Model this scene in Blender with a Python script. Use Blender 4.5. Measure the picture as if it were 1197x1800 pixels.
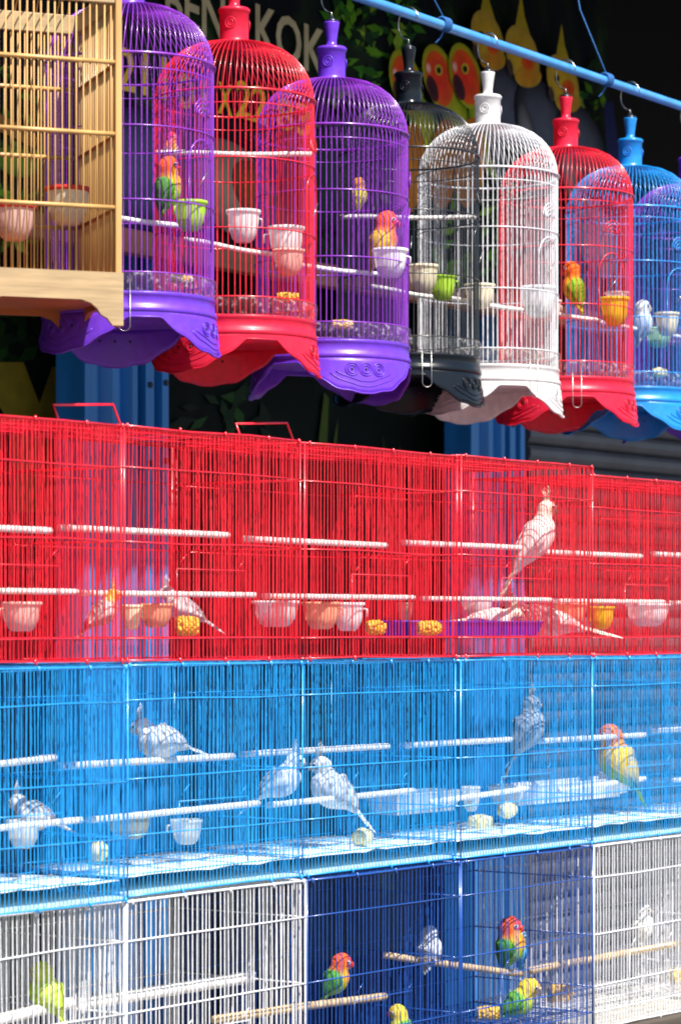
import bpy, math, random
from mathutils import Vector, Matrix
random.seed(7)
SC = bpy.context.scene
for o in list(bpy.data.objects): bpy.data.objects.remove(o)
COL = SC.collection
PI = math.pi
R = math.radians

# ------------------------------------------------------------------ camera, sky, sun, exposure
CZ = 1.5                                   # eye height
FPX, CX, HY = 5000.0, 598.5, 1110.0        # focal length in photo pixels, centre column, horizon row
cam = bpy.data.cameras.new('camera'); co = bpy.data.objects.new('camera', cam); COL.objects.link(co)
co.location = (0, 0, CZ); co.rotation_euler = (PI/2, 0, 0)
cam.sensor_fit = 'VERTICAL'; cam.sensor_height = 36; cam.sensor_width = 24
cam.lens = 36*FPX/1800; cam.shift_y = (HY-900)/1800
cam.clip_start = .1; cam.clip_end = 2000
cam.dof.use_dof = True; cam.dof.focus_distance = 5.9; cam.dof.aperture_fstop = 6.3
SC.camera = co

SUN_EL, SUN_AZ = 53.5, 143                   # azimuth clockwise from +Y
w = bpy.data.worlds.new('World'); SC.world = w; w.use_nodes = True
nt = w.node_tree; bg = nt.nodes['Background']; sk = nt.nodes.new('ShaderNodeTexSky')
sk.sky_type = 'NISHITA'; sk.sun_disc = False; sk.sun_elevation = R(SUN_EL); sk.sun_rotation = R(SUN_AZ)
nt.links.new(sk.outputs[0], bg.inputs[0]); bg.inputs[1].default_value = .09
sl = bpy.data.lights.new('sun', 'SUN'); so = bpy.data.objects.new('sun', sl); COL.objects.link(so)
sl.energy = 5; sl.angle = R(.5); sl.color = (1, .95, .87)
sd = Vector((math.sin(R(SUN_AZ))*math.cos(R(SUN_EL)), math.cos(R(SUN_AZ))*math.cos(R(SUN_EL)), math.sin(R(SUN_EL))))
so.rotation_euler = sd.to_track_quat('Z', 'Y').to_euler(); so.location = (2, -4, 8)
SC.view_settings.view_transform = 'Standard'; SC.view_settings.look = 'None'
SC.view_settings.exposure = .74; SC.view_settings.gamma = 1
SC.cycles.filter_width = 1.9
SC.render.resolution_x = 680; SC.render.resolution_y = 1024

# ------------------------------------------------------------------ frames of the place
RV = 3600.0                                          # vanishing column of the row, right of the centre
_l = math.hypot(RV, FPX); U = Vector((RV/_l, FPX/_l, 0)); N = Vector((-FPX/_l, RV/_l, 0))
ROWANG = math.atan2(U.y, U.x)
D0 = 3.29                                            # distance from the eye to the fronts of the box cages
def P(t, d, z): return Vector((N.x*d+U.x*t, N.y*d+U.y*t, z))
def t_of(px, D):
    k = (px-CX)/FPX
    return (D*N.y*k-D*N.x)/(U.x-U.y*k)
def onp(px, py, D):                                  # where a sight line meets the vertical plane at distance D
    t = t_of(px, D); p = P(t, D, 0); p.z = CZ+(HY-py)/FPX*p.y
    return p
def at(px, py, Y): return Vector(((px-CX)/FPX*Y, Y, CZ+(HY-py)/FPX*Y))

# ------------------------------------------------------------------ mesh helpers
class MB:
    def __init__(s): s.v = []; s.f = []; s.c = []
    def tube(s, pts, r, seg=6, cap=True, closed=False, col=None):
        pts = [Vector(p) for p in pts]; n = len(pts); base = len(s.v)
        rs = r if isinstance(r, (list, tuple)) else [r]*n
        prev = None
        for i, p in enumerate(pts):
            if closed: t = pts[(i+1) % n]-pts[i-1]
            else: t = pts[min(i+1, n-1)]-pts[max(i-1, 0)]
            t.normalize()
            if prev is None:
                a = Vector((0, 0, 1)) if abs(t.z) < .9 else Vector((1, 0, 0))
                e = (a-t*a.dot(t)).normalized()
            else:
                e = (prev-t*prev.dot(t)); e = e.normalized() if e.length > 1e-6 else prev
            prev = e; b = t.cross(e)
            for j in range(seg):
                q = 2*PI*j/seg
                s.v.append(p+(e*math.cos(q)+b*math.sin(q))*rs[i])
                if col: s.c.append(col)
        m = n if closed else n-1
        for i in range(m):
            i2 = (i+1) % n
            for j in range(seg):
                j2 = (j+1) % seg
                s.f.append((base+i*seg+j, base+i*seg+j2, base+i2*seg+j2, base+i2*seg+j))
        if cap and not closed:
            s.f.append(tuple(base+j for j in reversed(range(seg))))
            s.f.append(tuple(base+(n-1)*seg+j for j in range(seg)))
        return s
    def lathe(s, prof, seg=32, a0=0, a1=2*PI, c=(0, 0, 0), col=None):
        base = len(s.v); full = abs(a1-a0-2*PI) < 1e-6; m = seg if full else seg+1; n = len(prof)
        for j in range(m):
            a = a0+(a1-a0)*j/seg
            for (r, z) in prof:
                s.v.append(Vector((c[0]+r*math.sin(a), c[1]-r*math.cos(a), c[2]+z)))
                if col: s.c.append(col)
        for j in range(seg):
            j2 = (j+1) % m
            for i in range(n-1):
                s.f.append((base+j*n+i, base+j2*n+i, base+j2*n+i+1, base+j*n+i+1))
        return s
    def box(s, a, b):
        (x0, y0, z0), (x1, y1, z1) = a, b; k = len(s.v)
        s.v += [Vector(p) for p in ((x0,y0,z0),(x1,y0,z0),(x1,y1,z0),(x0,y1,z0),(x0,y0,z1),(x1,y0,z1),(x1,y1,z1),(x0,y1,z1))]
        s.f += [tuple(k+i for i in q) for q in ((0,3,2,1),(4,5,6,7),(0,1,5,4),(1,2,6,5),(2,3,7,6),(3,0,4,7))]
        return s
    def poly(s, pts, col=None):
        k = len(s.v); s.v += [Vector(p) for p in pts]; s.f.append(tuple(range(k, k+len(pts))))
        if col: s.c += [col]*len(pts)
        return s
    def prism(s, pts, off):                         # a flat outline given thickness
        k = len(s.v); n = len(pts); off = Vector(off)
        s.v += [Vector(p) for p in pts]+[Vector(p)+off for p in pts]
        s.f.append(tuple(range(k, k+n))); s.f.append(tuple(k+n+i for i in reversed(range(n))))
        for i in range(n):
            j = (i+1) % n; s.f.append((k+i, k+n+i, k+n+j, k+j))
        return s
    def blob(s, c, rx, ry, rz, nu=10, nv=7, jit=0, col=None):
        k = len(s.v)
        for i in range(nv+1):
            th = PI*i/nv
            for j in range(nu):
                ph = 2*PI*j/nu; q = 1+random.uniform(-jit, jit)
                s.v.append(Vector((c[0]+rx*q*math.sin(th)*math.cos(ph), c[1]+ry*q*math.sin(th)*math.sin(ph), c[2]+rz*q*math.cos(th))))
                if col: s.c.append(col)
        for i in range(nv):
            for j in range(nu):
                s.f.append((k+i*nu+j, k+(i+1)*nu+j, k+(i+1)*nu+(j+1) % nu, k+i*nu+(j+1) % nu))
        return s
    def build(s, name, mat, parent=None, smooth=True, kind=None, bevel=0, loc=None, rz=0):
        me = bpy.data.meshes.new(name); me.from_pydata([tuple(p) for p in s.v], [], s.f); me.validate(); me.update()
        if smooth: me.polygons.foreach_set('use_smooth', [True]*len(me.polygons))
        if s.c and len(s.c) == len(s.v):
            ca = me.color_attributes.new('Col', 'FLOAT_COLOR', 'POINT')
            for i, c in enumerate(s.c): ca.data[i].color = (c[0], c[1], c[2], 1)
        me.materials.append(mat)
        o = bpy.data.objects.new(name, me); COL.objects.link(o)
        if parent: o.parent = parent
        if kind: o['kind'] = kind
        if bevel:
            b = o.modifiers.new('bevel', 'BEVEL'); b.width = bevel; b.segments = 2; b.limit_method = 'ANGLE'
        if loc is not None: o.location = loc
        if rz: o.rotation_euler[2] = rz
        return o
def tag(o, label, cat, group=None):
    o['label'] = label; o['category'] = cat
    if group: o['group'] = group
    return o
def empty(name, loc, rz=0):
    o = bpy.data.objects.new(name, None); COL.objects.link(o); o.location = loc; o.rotation_euler = (0, 0, rz); o.empty_display_size = .05
    return o
def struct(o): o['kind'] = 'structure'; return o

# ------------------------------------------------------------------ materials
def mat(name, col, rough=.5, var=.12, scale=30, metal=0, coat=0, bump=0, transl=0, spec=.5, vcol=False, alpha=None, dirt=0, dirtcol=(.25,.2,.14), stretch=(1,1,1)):
    m = bpy.data.materials.new(name); m.use_nodes = True; n = m.node_tree.nodes; l = m.node_tree.links
    b = n['Principled BSDF']; out = n['Material Output']
    tc = n.new('ShaderNodeTexCoord'); mp = n.new('ShaderNodeMapping'); mp.inputs['Scale'].default_value = stretch
    l.new(tc.outputs['Object'], mp.inputs[0])
    no = n.new('ShaderNodeTexNoise'); no.inputs['Scale'].default_value = scale; no.inputs['Detail'].default_value = 5
    l.new(mp.outputs[0], no.inputs['Vector'])
    mr = n.new('ShaderNodeMapRange'); mr.inputs[1].default_value = .3; mr.inputs[2].default_value = .7
    mr.inputs[3].default_value = 1-var; mr.inputs[4].default_value = 1+var; l.new(no.outputs[0], mr.inputs[0])
    mx = n.new('ShaderNodeMix'); mx.data_type = 'RGBA'; mx.blend_type = 'MULTIPLY'; mx.inputs[0].default_value = 1
    if vcol:
        at_ = n.new('ShaderNodeVertexColor'); at_.layer_name = 'Col'; l.new(at_.outputs[0], mx.inputs[6])
    else: mx.inputs[6].default_value = (*col, 1)
    l.new(mr.outputs[0], mx.inputs[7])
    src = mx.outputs[2]
    if dirt:
        n2 = n.new('ShaderNodeTexNoise'); n2.inputs['Scale'].default_value = scale*.35; n2.inputs['Detail'].default_value = 8; n2.inputs['Roughness'].default_value = .7
        l.new(tc.outputs['Object'], n2.inputs['Vector'])
        r2 = n.new('ShaderNodeMapRange'); r2.inputs[1].default_value = .5; r2.inputs[2].default_value = .72; r2.inputs[3].default_value = 0; r2.inputs[4].default_value = dirt
        l.new(n2.outputs[0], r2.inputs[0])
        m2 = n.new('ShaderNodeMix'); m2.data_type = 'RGBA'; l.new(r2.outputs[0], m2.inputs[0]); l.new(src, m2.inputs[6]); m2.inputs[7].default_value = (*dirtcol, 1)
        src = m2.outputs[2]
    l.new(src, b.inputs['Base Color'])
    rr = n.new('ShaderNodeMapRange'); rr.inputs[3].default_value = max(0, rough-.1); rr.inputs[4].default_value = min(1, rough+.12); l.new(no.outputs[0], rr.inputs[0]); l.new(rr.outputs[0], b.inputs['Roughness'])
    b.inputs['Metallic'].default_value = metal; b.inputs['Coat Weight'].default_value = coat; b.inputs['Specular IOR Level'].default_value = spec
    b.inputs['Coat Roughness'].default_value = .15
    if bump:
        bp = n.new('ShaderNodeBump'); bp.inputs['Strength'].default_value = bump; bp.inputs['Distance'].default_value = .004
        l.new(no.outputs[0], bp.inputs['Height']); l.new(bp.outputs[0], b.inputs['Normal'])
    sh = b.outputs[0]
    if transl:
        tr = n.new('ShaderNodeBsdfTranslucent'); l.new(src, tr.inputs[0]); ms = n.new('ShaderNodeMixShader'); ms.inputs[0].default_value = transl
        l.new(sh, ms.inputs[1]); l.new(tr.outputs[0], ms.inputs[2]); sh = ms.outputs[0]
    if alpha is not None:
        tp = n.new('ShaderNodeBsdfTransparent'); ms = n.new('ShaderNodeMixShader'); ms.inputs[0].default_value = alpha
        l.new(tp.outputs[0], ms.inputs[1]); l.new(sh, ms.inputs[2]); sh = ms.outputs[0]
    l.new(sh, out.inputs[0])
    return m
WIRE = {k: mat('wire_paint_'+k, c, .32, .18, 60, coat=.6, dirt=.25, dirtcol=dc) for k, c, dc in (
    ('red', (.86, .008, .028), (.75, .12, .13)), ('blue', (.008, .34, .82), (.12, .46, .78)), ('white', (.80, .80, .84), (.5, .45, .38)), ('navy', (.006, .07, .36), (.06, .14, .3)),
    ('violet', (.26, .03, .52), (.3, .12, .5)), ('black', (.006, .008, .012), (.02, .022, .025)), ('azure', (.012, .30, .80), (.1, .35, .7)), ('crimson', (.80, .008, .028), (.6, .08, .1)))}
PLAS = {k: mat('plastic_'+k, c, .36, .10, 60, coat=.15, transl=t, dirt=.35, bump=.12, dirtcol=tuple(.62*x+.035 for x in c)) for k, c, t in (
    ('crimson', (.86, .022, .075), .35), ('violet', (.15, .036, .62), .05), ('white', (.82, .80, .80), .2), ('black', (.008, .011, .016), .0), ('azure', (.01, .25, .72), .06))}
PLAS['black'] = mat('plastic_black_gloss', (.006, .009, .014), .22, .1, 18, spec=.3)
M_perch = mat('perch_plastic', (.80, .77, .76), .55, .12, 70, dirt=.55, dirtcol=(.45, .38, .28), bump=.2)
M_perchwood = mat('perch_wood', (.50, .36, .20), .75, .3, 25, bump=.3, stretch=(1, 1, 1))
M_bamboo = mat('bamboo', (.58, .33, .11), .45, .2, 14, coat=.1, stretch=(2, 2, .3))
M_cagewood = mat('cage_wood', (.42, .29, .15), .55, .18, 10, bump=.2, stretch=(1, 1, 9))
M_cagewood2 = mat('cage_wood_orange', (.42, .14, .03), .55, .18, 10, bump=.2)
M_steel = mat('hook_steel', (.55, .55, .52), .3, .1, 40, metal=1)
M_husk = mat('seed_husk', (.46, .36, .20), .9, .45, 200)
CUP = {k: mat('cup_'+k, c, .35, .08, 20, transl=.28, alpha=a) for k, c, a in (
    ('white', (.9, .9, .93), .93), ('cream', (.92, .84, .62), 1), ('lime', (.50, .78, .06), .9), ('yellow', (.85, .62, .02), .92), ('pink', (.88, .56, .50), .97),
    ('clear', (.75, .80, .82), .55), ('green', (.45, .75, .45), .7), ('grey', (.35, .36, .30), .85), ('orange', (.86, .48, .30), .95), ('red', (.78, .05, .05), .95), ('violetblue', (.06, .03, .60), 1))}
M_corn = mat('corn', (.80, .50, .05), .5, .35, 90, bump=.6, transl=.15)
M_cornpale = mat('corn_pale', (.80, .70, .32), .5, .3, 90, bump=.6, transl=.15)
M_feather = mat('feathers', (1, 1, 1), .75, .22, 130, bump=.5, vcol=True, stretch=(1, 1, 1), spec=.25)
def feather_relief(m):
    n = m.node_tree.nodes; l = m.node_tree.links; b = n['Principled BSDF']
    tc = n.new('ShaderNodeTexCoord'); v = n.new('ShaderNodeTexVoronoi'); v.inputs['Scale'].default_value = 300; l.new(tc.outputs['Object'], v.inputs['Vector'])
    bp = n.new('ShaderNodeBump'); bp.inputs['Strength'].default_value = .3; bp.inputs['Distance'].default_value = .002; bp.invert = True; l.new(v.outputs['Distance'], bp.inputs['Height']); l.new(bp.outputs[0], b.inputs['Normal'])
    src = b.inputs['Base Color'].links[0].from_socket; mx = n.new('ShaderNodeMix'); mx.data_type = 'RGBA'; mx.blend_type = 'MULTIPLY'; mx.inputs[0].default_value = 1
    mr = n.new('ShaderNodeMapRange'); mr.inputs[1].default_value = .1; mr.inputs[2].default_value = .8; mr.inputs[3].default_value = 1.03; mr.inputs[4].default_value = .92; l.new(v.outputs['Distance'], mr.inputs[0])
    l.new(src, mx.inputs[6]); l.new(mr.outputs[0], mx.inputs[7]); l.new(mx.outputs[2], b.inputs['Base Color'])
feather_relief(M_feather)
M_beak = mat('beak_horn', (.55, .40, .30), .4, .1, 60)
M_beakred = mat('beak_red', (.70, .05, .04), .35, .1, 60)
M_eye = mat('eye', (.01, .008, .008), .1, .1, 10, coat=1)
M_eyering = mat('eye_ring', (.8, .78, .74), .6, .1, 60)
M_foot = mat('bird_foot', (.45, .32, .28), .6, .2, 80)
M_trayblue = mat('tray_pale_blue', (.55, .74, .80), .5, .1, 25, dirt=.65, dirtcol=(.78, .76, .68))
M_brightsheet = mat('bright_floor_sheet', (.74, .82, .84), .7, .15, 30, dirt=.75, dirtcol=(.80, .77, .66))  # pale colour meant to make the blue cage floors look sunlit
M_trayred = mat('tray_red', (.55, .06, .06), .5, .1, 25, dirt=.5, dirtcol=(.5, .35, .25))
M_traywhite = mat('tray_white', (.55, .54, .50), .6, .12, 25, dirt=.85, dirtcol=(.52, .44, .28))
M_traynavy = mat('tray_navy', (.05, .09, .25), .6, .12, 25, dirt=.9, dirtcol=(.42, .36, .25))
M_pillar = mat('pillar_blue_paint', (.012, .17, .48), .5, .2, 6, coat=.1, dirt=.3, dirtcol=(.05, .1, .2), stretch=(3, 3, .4))
M_pipe = mat('pipe_blue', (.06, .30, .72), .35, .12, 14, coat=.3, dirt=.25, dirtcol=(.3, .45, .6))
M_cord = mat('blue_cord', (.02, .12, .35), .8, .2, 90)
M_bolt = mat('bolt_hole_dark', (.01, .01, .015), .6, .1, 40)
M_print = mat('printed_vinyl', (1, 1, 1), .6, spec=.15, var=.15, scale=22, vcol=True, bump=.1)
M_shutter = mat('shutter_slat', (.10, .10, .12), .5, .2, 8, metal=.3, dirt=.4, dirtcol=(.05, .04, .04))
M_beam = mat('beam_wood', (.34, .14, .065), .6, .25, 5, bump=.3, stretch=(.5, .5, 6))
M_ground = mat('concrete_ground', (.11, .105, .10), .9, .18, 2.2, bump=.4, dirt=.4, dirtcol=(.06, .055, .05))
M_wallshade = mat('wall_shade_black', (.012, .012, .014), .9, .3, 3)  # near black, the shade of the shop interior put into the wall colour
M_roof = mat('roof_sheet', (.03, .032, .036), .6, .2, 4, metal=.2)
M_table = mat('table_board', (.09, .07, .055), .8, .3, 5, bump=.4, stretch=(.6, 6, 6))

def banner_mat(name, base, green, sc, th):
    m = bpy.data.materials.new(name); m.use_nodes = True; n = m.node_tree.nodes; l = m.node_tree.links; b = n['Principled BSDF']
    tc = n.new('ShaderNodeTexCoord'); a = n.new('ShaderNodeTexNoise'); a.inputs['Scale'].default_value = sc; a.inputs['Detail'].default_value = 7; a.inputs['Roughness'].default_value = .62; a.inputs['Distortion'].default_value = .8
    l.new(tc.outputs['Object'], a.inputs['Vector'])
    cr = n.new('ShaderNodeValToRGB'); e = cr.color_ramp.elements
    e[0].position = th; e[0].color = (*base, 1); e[1].position = th+.26; e[1].color = (*green, 1)
    k = e.new(th+.12); k.color = tuple(.6*x+.4*y*.5 for x, y in zip(base, green))+(1,)
    l.new(a.outputs[0], cr.inputs[0]); l.new(cr.outputs[0], b.inputs['Base Color']); b.inputs['Roughness'].default_value = .75; b.inputs['Specular IOR Level'].default_value = .12
    w_ = n.new('ShaderNodeTexNoise'); w_.inputs['Scale'].default_value = 2.5; w_.inputs['Distortion'].default_value = 1.5; l.new(tc.outputs['Object'], w_.inputs['Vector'])
    bp = n.new('ShaderNodeBump'); bp.inputs['Strength'].default_value = .5; bp.inputs['Distance'].default_value = .03; l.new(w_.outputs[0], bp.inputs['Height']); l.new(bp.outputs[0], b.inputs['Normal'])
    return m
M_banner = banner_mat('banner_vinyl_dark', (.005, .008, .015), (.045, .10, .03), 3.0, .45)
M_banner2 = banner_mat('banner_vinyl_green', (.003, .006, .005), (.012, .035, .012), 3.2, .5)

def guard_mat(k, c):
    m = bpy.data.materials.new('clear_guard_'+k); m.use_nodes = True; n = m.node_tree.nodes; l = m.node_tree.links; b = n['Principled BSDF']
    b.inputs['Roughness'].default_value = .15
    tc = n.new('ShaderNodeTexCoord')
    a = n.new('ShaderNodeTexNoise'); a.inputs['Scale'].default_value = 110; a.inputs['Detail'].default_value = 6; l.new(tc.outputs['Object'], a.inputs['Vector'])
    mr = n.new('ShaderNodeMapRange'); mr.inputs[1].default_value = .52; mr.inputs[2].default_value = .66; mr.inputs[3].default_value = .12; mr.inputs[4].default_value = .5; l.new(a.outputs[0], mr.inputs[0])
    mx = n.new('ShaderNodeMix'); mx.data_type = 'RGBA'; r2 = n.new('ShaderNodeMapRange'); r2.inputs[1].default_value = .54; r2.inputs[2].default_value = .64; l.new(a.outputs[0], r2.inputs[0]); l.new(r2.outputs[0], mx.inputs[0])
    mx.inputs[6].default_value = tuple(.55*x+.2 for x in c)+(1,); mx.inputs[7].default_value = tuple(.3*x+.55 for x in c)+(1,); l.new(mx.outputs[2], b.inputs['Base Color'])
    tp = n.new('ShaderNodeBsdfTransparent'); ms = n.new('ShaderNodeMixShader'); l.new(mr.outputs[0], ms.inputs[0]); l.new(tp.outputs[0], ms.inputs[1]); l.new(b.outputs[0], ms.inputs[2])
    l.new(ms.outputs[0], n['Material Output'].inputs[0]); return m
GUARD = {k: guard_mat(k, c) for k, c in (('crimson', (.86, .03, .06)), ('violet', (.4, .15, .7)), ('white', (.8, .75, .6)), ('black', (.1, .12, .1)), ('azure', (.05, .4, .8)))}

# ------------------------------------------------------------------ the setting
struct(MB().poly([(-400, -400, 0), (400, -400, 0), (400, 400, 0), (-400, 400, 0)]).build('ground', M_ground, smooth=False))
ROOFZ = CZ+1.78
BW, BH = 6.3, CZ+3.9                                  # back wall of the open shop and its height
struct(MB().prism([P(-3, 3.72, ROOFZ), P(17, 3.72, ROOFZ), P(17, BW, BH), P(-3, BW, BH)], (0, 0, .03)).build('shade_roof', M_roof, smooth=False))  # out of view, added to keep sun off the banner and pillars
struct(MB().prism([P(-3, BW-.02, 0), P(17, BW-.02, 0), P(17, BW-.02, BH-.03), P(-3, BW-.02, BH-.03)], N*.1).build('wall_back', M_wallshade, smooth=False))
for nm, t, sg in (('closing_wall_right', 16.8, 1), ('closing_wall_left', 0, -1)):  # side closures added so no sky leaks into the dark interior
    struct(MB().prism([P(t, 4.2, 0), P(t, BW-.03, 0), P(t, BW-.03, BH-.06), P(t, 4.2, ROOFZ+.32)], U*.1*sg).build(nm, M_wallshade, smooth=False))

# blue steel pillars: a folded profile, with bolt holes
def pillar(px0, px1, label, D=4.86):
    t0, t1 = t_of(px0, D), t_of(px1, D); wd = t1-t0
    root = empty('steel_pillar', P(t0, D, 0), ROWANG)
    tag(root, label, 'pillar', 'blue steel pillars behind the cages')
    h = ROOFZ+.6
    f = [0, .14, .18, .26, .32, .40, .44, .52, .56, .62]        # fold positions, in widths
    y = [0, 0, .03, .03, .0, .0, .03, .03, 0, .0]
    pts = [(wd*a, b, 0) for a, b in zip(f, y)]+[(wd*.62, .10, 0), (0, .10, 0)]
    MB().prism(pts, (0, 0, h)).build('column', M_pillar, root, smooth=False)
    pts = [(wd*a, b, 0) for a, b in zip((.72, .82, .835, .905, .92, 1.0), (0, 0, .05, .05, 0, 0))]+[(wd, .13, 0), (wd*.72, .13, 0)]
    rail = MB().prism(pts, (0, 0, h)).build('guide_rail', M_pillar, root, smooth=False)
    for z in (1.2, 1.95, 2.16, 2.75):
        for a in (.77, .96):
            b = MB().tube([(0, .002, 0), (0, -.004, 0)], .0085, 10).build('bolt', M_bolt, rail, loc=(wd*a, 0, z+(.01 if a > .9 else 0)))
pillar(150, 297, 'blue folded steel pillar below the wooden cage, at left')
pillar(828, 922, 'blue folded steel pillar below the white round cage')

# roller shutter
D = 4.9; t0 = t_of(926, D); sh = empty('roller_shutter', P(t0, D, 0), ROWANG)
tag(sh, 'dark grey roller shutter of horizontal slats behind the red round cage', 'shutter')
slat = None; SH = .062
for i in range(36):
    if slat is None:
        m = MB(); prof = [(0, 0), (-.006, .006), (-.014, .02), (-.014, .04), (-.006, .052), (.004, .055), (.010, .058), (.010, 0)]
        k = 0; L = 2.6
        m.prism([(0, a, b) for a, b in prof], (L, 0, 0)); slat = m.build('slat', M_shutter, sh, smooth=False); slat.location = (0, 0, .005)
    else:
        c = slat.copy(); COL.objects.link(c); c.parent = sh; c.location = (0, 0, .005+i*SH)
m = MB().box((0, -.03, 36*SH+.01), (2.6, .03, 36*SH+.05)).build('top_bar', M_shutter, sh, smooth=False)
# blue frame far inside the dark room
D = 6.4; p = onp(1038, 130, D); fr = empty('pipe_frame', Vector((p.x, p.y, 0)), ROWANG)
tag(fr, 'thin blue pipe frame in the dark interior at upper right', 'frame')
zt = onp(1040, 60, D).z
MB().tube([(0, 0, .0), (0, 0, zt)], .014, 8).build('post', M_pipe, fr)
MB().tube([(0, 0, zt), (3.0, 0, zt+.02)], .012, 8).build('crossbar', M_pipe, fr)
MB().tube([(3.0, 0, 0), (3.0, 0, zt+.02)], .014, 8).build('post', M_pipe, fr)

# ------------------------------------------------------------------ banners (flat prints on vinyl)
def C255(r, g, b):
    f = lambda c: ((c/255+.055)/1.055)**2.4 if c > 10 else c/255/12.92
    return (f(r), f(g), f(b))
class Print:
    """flat printed shapes lying on a banner at distance D; every shape is a hair prouder than the one before"""
    def __init__(s, D, parent): s.D = D; s.n = 0; s.parent = parent
    def pt(s, x, y): return onp(x, y, s.D)
    def put(s, name, mb):
        s.n += 1; off = N*(-.003-.0006*s.n)
        mb.v = [p+off-s.parent.location for p in mb.v]
        return mb.build(name, M_print, s.parent, smooth=False)
    def ell(s, name, cx, cy, rx, ry, rot, c0, c1, n=22, wob=0):
        m = MB(); a = R(rot); pts = [(cx, cy)]; cols = [c0]
        for rr, cc in ((.55, tuple((x*.65+y*.35) for x, y in zip(c0, c1))), (1, c1)):
            for i in range(n):
                q = 2*PI*i/n; k = rr*(1+wob*math.sin(q*5+cx))
                x, y = rx*k*math.cos(q), ry*k*math.sin(q)
                pts.append((cx+x*math.cos(a)-y*math.sin(a), cy+x*math.sin(a)+y*math.cos(a))); cols.append(cc)
        m.v = [s.pt(*p) for p in pts]; m.c = cols
        for i in range(n):
            j = (i+1) % n; m.f.append((0, 1+i, 1+j)); m.f.append((1+i, 1+n+i, 1+n+j, 1+j))
        return s.put(name, m)
    def poly(s, name, pts, c):
        m = MB(); m.v = [s.pt(*p) for p in pts]; m.f = [tuple(range(len(pts)))]
        m.c = c if isinstance(c, list) else [c]*len(pts)
        return s.put(name, m)
    def leaves(s, name, boxpx, n, ln, cols, rnd, wmul=.22):
        m = MB()
        for i in range(n):
            x = rnd.uniform(boxpx[0], boxpx[2]); y = rnd.uniform(boxpx[1], boxpx[3]); a = rnd.uniform(0, 2*PI); q = ln*rnd.uniform(.5, 1.2); c = rnd.choice(cols); k = rnd.uniform(.5, 1.3)
            dx, dy = math.cos(a)*q, math.sin(a)*q; wx, wy = -dy*wmul, dx*wmul
            pts = [(x, y), (x+dx*.45+wx, y+dy*.45+wy), (x+dx, y+dy), (x+dx*.45-wx, y+dy*.45-wy)]
            b = len(m.v); m.v += [s.pt(*p)+N*(-.00002*i) for p in pts]; m.f.append((b, b+1, b+2, b+3)); m.c += [tuple(z*k for z in c)]*4
        o = s.put(name, m); o['kind'] = 'stuff'; s.n += 3; return o
    def text(s, body, x0, y0, x1, y1, hpx, c, bold=.02):
        """body from (x0,y0) to (x1,y1) along the baseline, hpx tall"""
        cu = bpy.data.curves.new('t', 'FONT'); cu.body = body; cu.offset = bold; cu.resolution_u = 3
        o = bpy.data.objects.new('t', cu); COL.objects.link(o)
        me = bpy.data.meshes.new_from_object(o.evaluated_get(bpy.context.evaluated_depsgraph_get()))
        bpy.data.objects.remove(o)
        xs = [v.co.x for v in me.vertices]; ys = [v.co.y for v in me.vertices]; a, b, h = min(xs), max(xs), max(ys); lo = min(ys)
        m = MB()
        for v in me.vertices:
            f = (v.co.x-a)/(b-a); g = (v.co.y-lo)/(h-lo)
            m.v.append(s.pt(x0+(x1-x0)*f, y0+(y1-y0)*f-hpx*g)); m.c.append(c)
        m.f = [tuple(p.vertices) for p in me.polygons]
        return s.put('lettering', m)

DB = 4.66
tl, trr = 2.6, t_of(1066, DB); zb = onp(240, 428, DB).z
ban = empty('bird_shop_banner', P((tl+trr)/2, DB, zb), 0)
tag(ban, 'dark vinyl banner printed with lettering, lovebirds and cockatiels behind the round cages', 'banner')
m = MB(); nb = 40
for i in range(nb+1):
    t = tl+(trr-tl)*i/nb
    for z in (zb, ROOFZ+.55): m.v.append(P(t, DB, z)-ban.location)
m.f = [(2*i, 2*i+2, 2*i+3, 2*i+1) for i in range(nb)]
vin = m.build('vinyl', M_banner, ban, smooth=False)
sm = vin.modifiers.new('thick', 'SOLIDIFY'); sm.thickness = .002; sm.offset = -1 if False else 1
pr = Print(DB-.003, ban); rnd = random.Random(3)
GREENS = [C255(50, 115, 25), C255(90, 150, 30), C255(25, 75, 30), C255(125, 160, 50), C255(18, 55, 34)]
pr.leaves('leaf_print', (585, -30, 720, 210), 130, 34, GREENS, rnd)
pr.leaves('leaf_print', (560, 150, 700, 400), 90, 30, GREENS+[C255(150, 150, 80), C255(40, 50, 60)], rnd)
pr.leaves('leaf_print', (-40, 120, 80, 420), 70, 36, GREENS, rnd)
pr.leaves('leaf_print', (760, 330, 900, 520), 60, 34, GREENS, rnd)
pr.leaves('leaf_print', (1000, 120, 1060, 220), 20, 24, GREENS, rnd)
pr.ell('grey_mist_print', 250, 300, 120, 110, 0, C255(92, 98, 132), C255(26, 30, 52), wob=.08)
pr.ell('grey_mist_print', 600, 300, 70, 120, 10, C255(48, 68, 70), C255(10, 18, 22), wob=.1)
pr.poly('branch_print', [(-30, 190), (30, 222), (60, 245), (52, 262), (10, 240), (-30, 225)], C255(150, 105, 50))
pr.ell('parrot_print', 20, 285, 40, 26, 20, C255(110, 150, 40), C255(60, 100, 30))
pr.ell('parrot_print', 395, 330, 62, 92, -28, C255(165, 150, 125), C255(95, 95, 90))
pr.ell('parrot_print', 445, 345, 36, 70, -30, C255(150, 90, 40), C255(90, 60, 45))
LT = C255(196, 186, 150); YL = C255(240, 205, 50)
pr.text('BEN', 281, 38, 386, 80, 82, LT); pr.text('KOK', 439, 90, 562, 140, 84, LT)
pr.text('211', 196, 158, 283, 178, 76, YL)
pr.text('01', 300, 188, 352, 205, 62, YL); pr.text('X', 372, 200, 398, 208, 56, YL)
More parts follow.
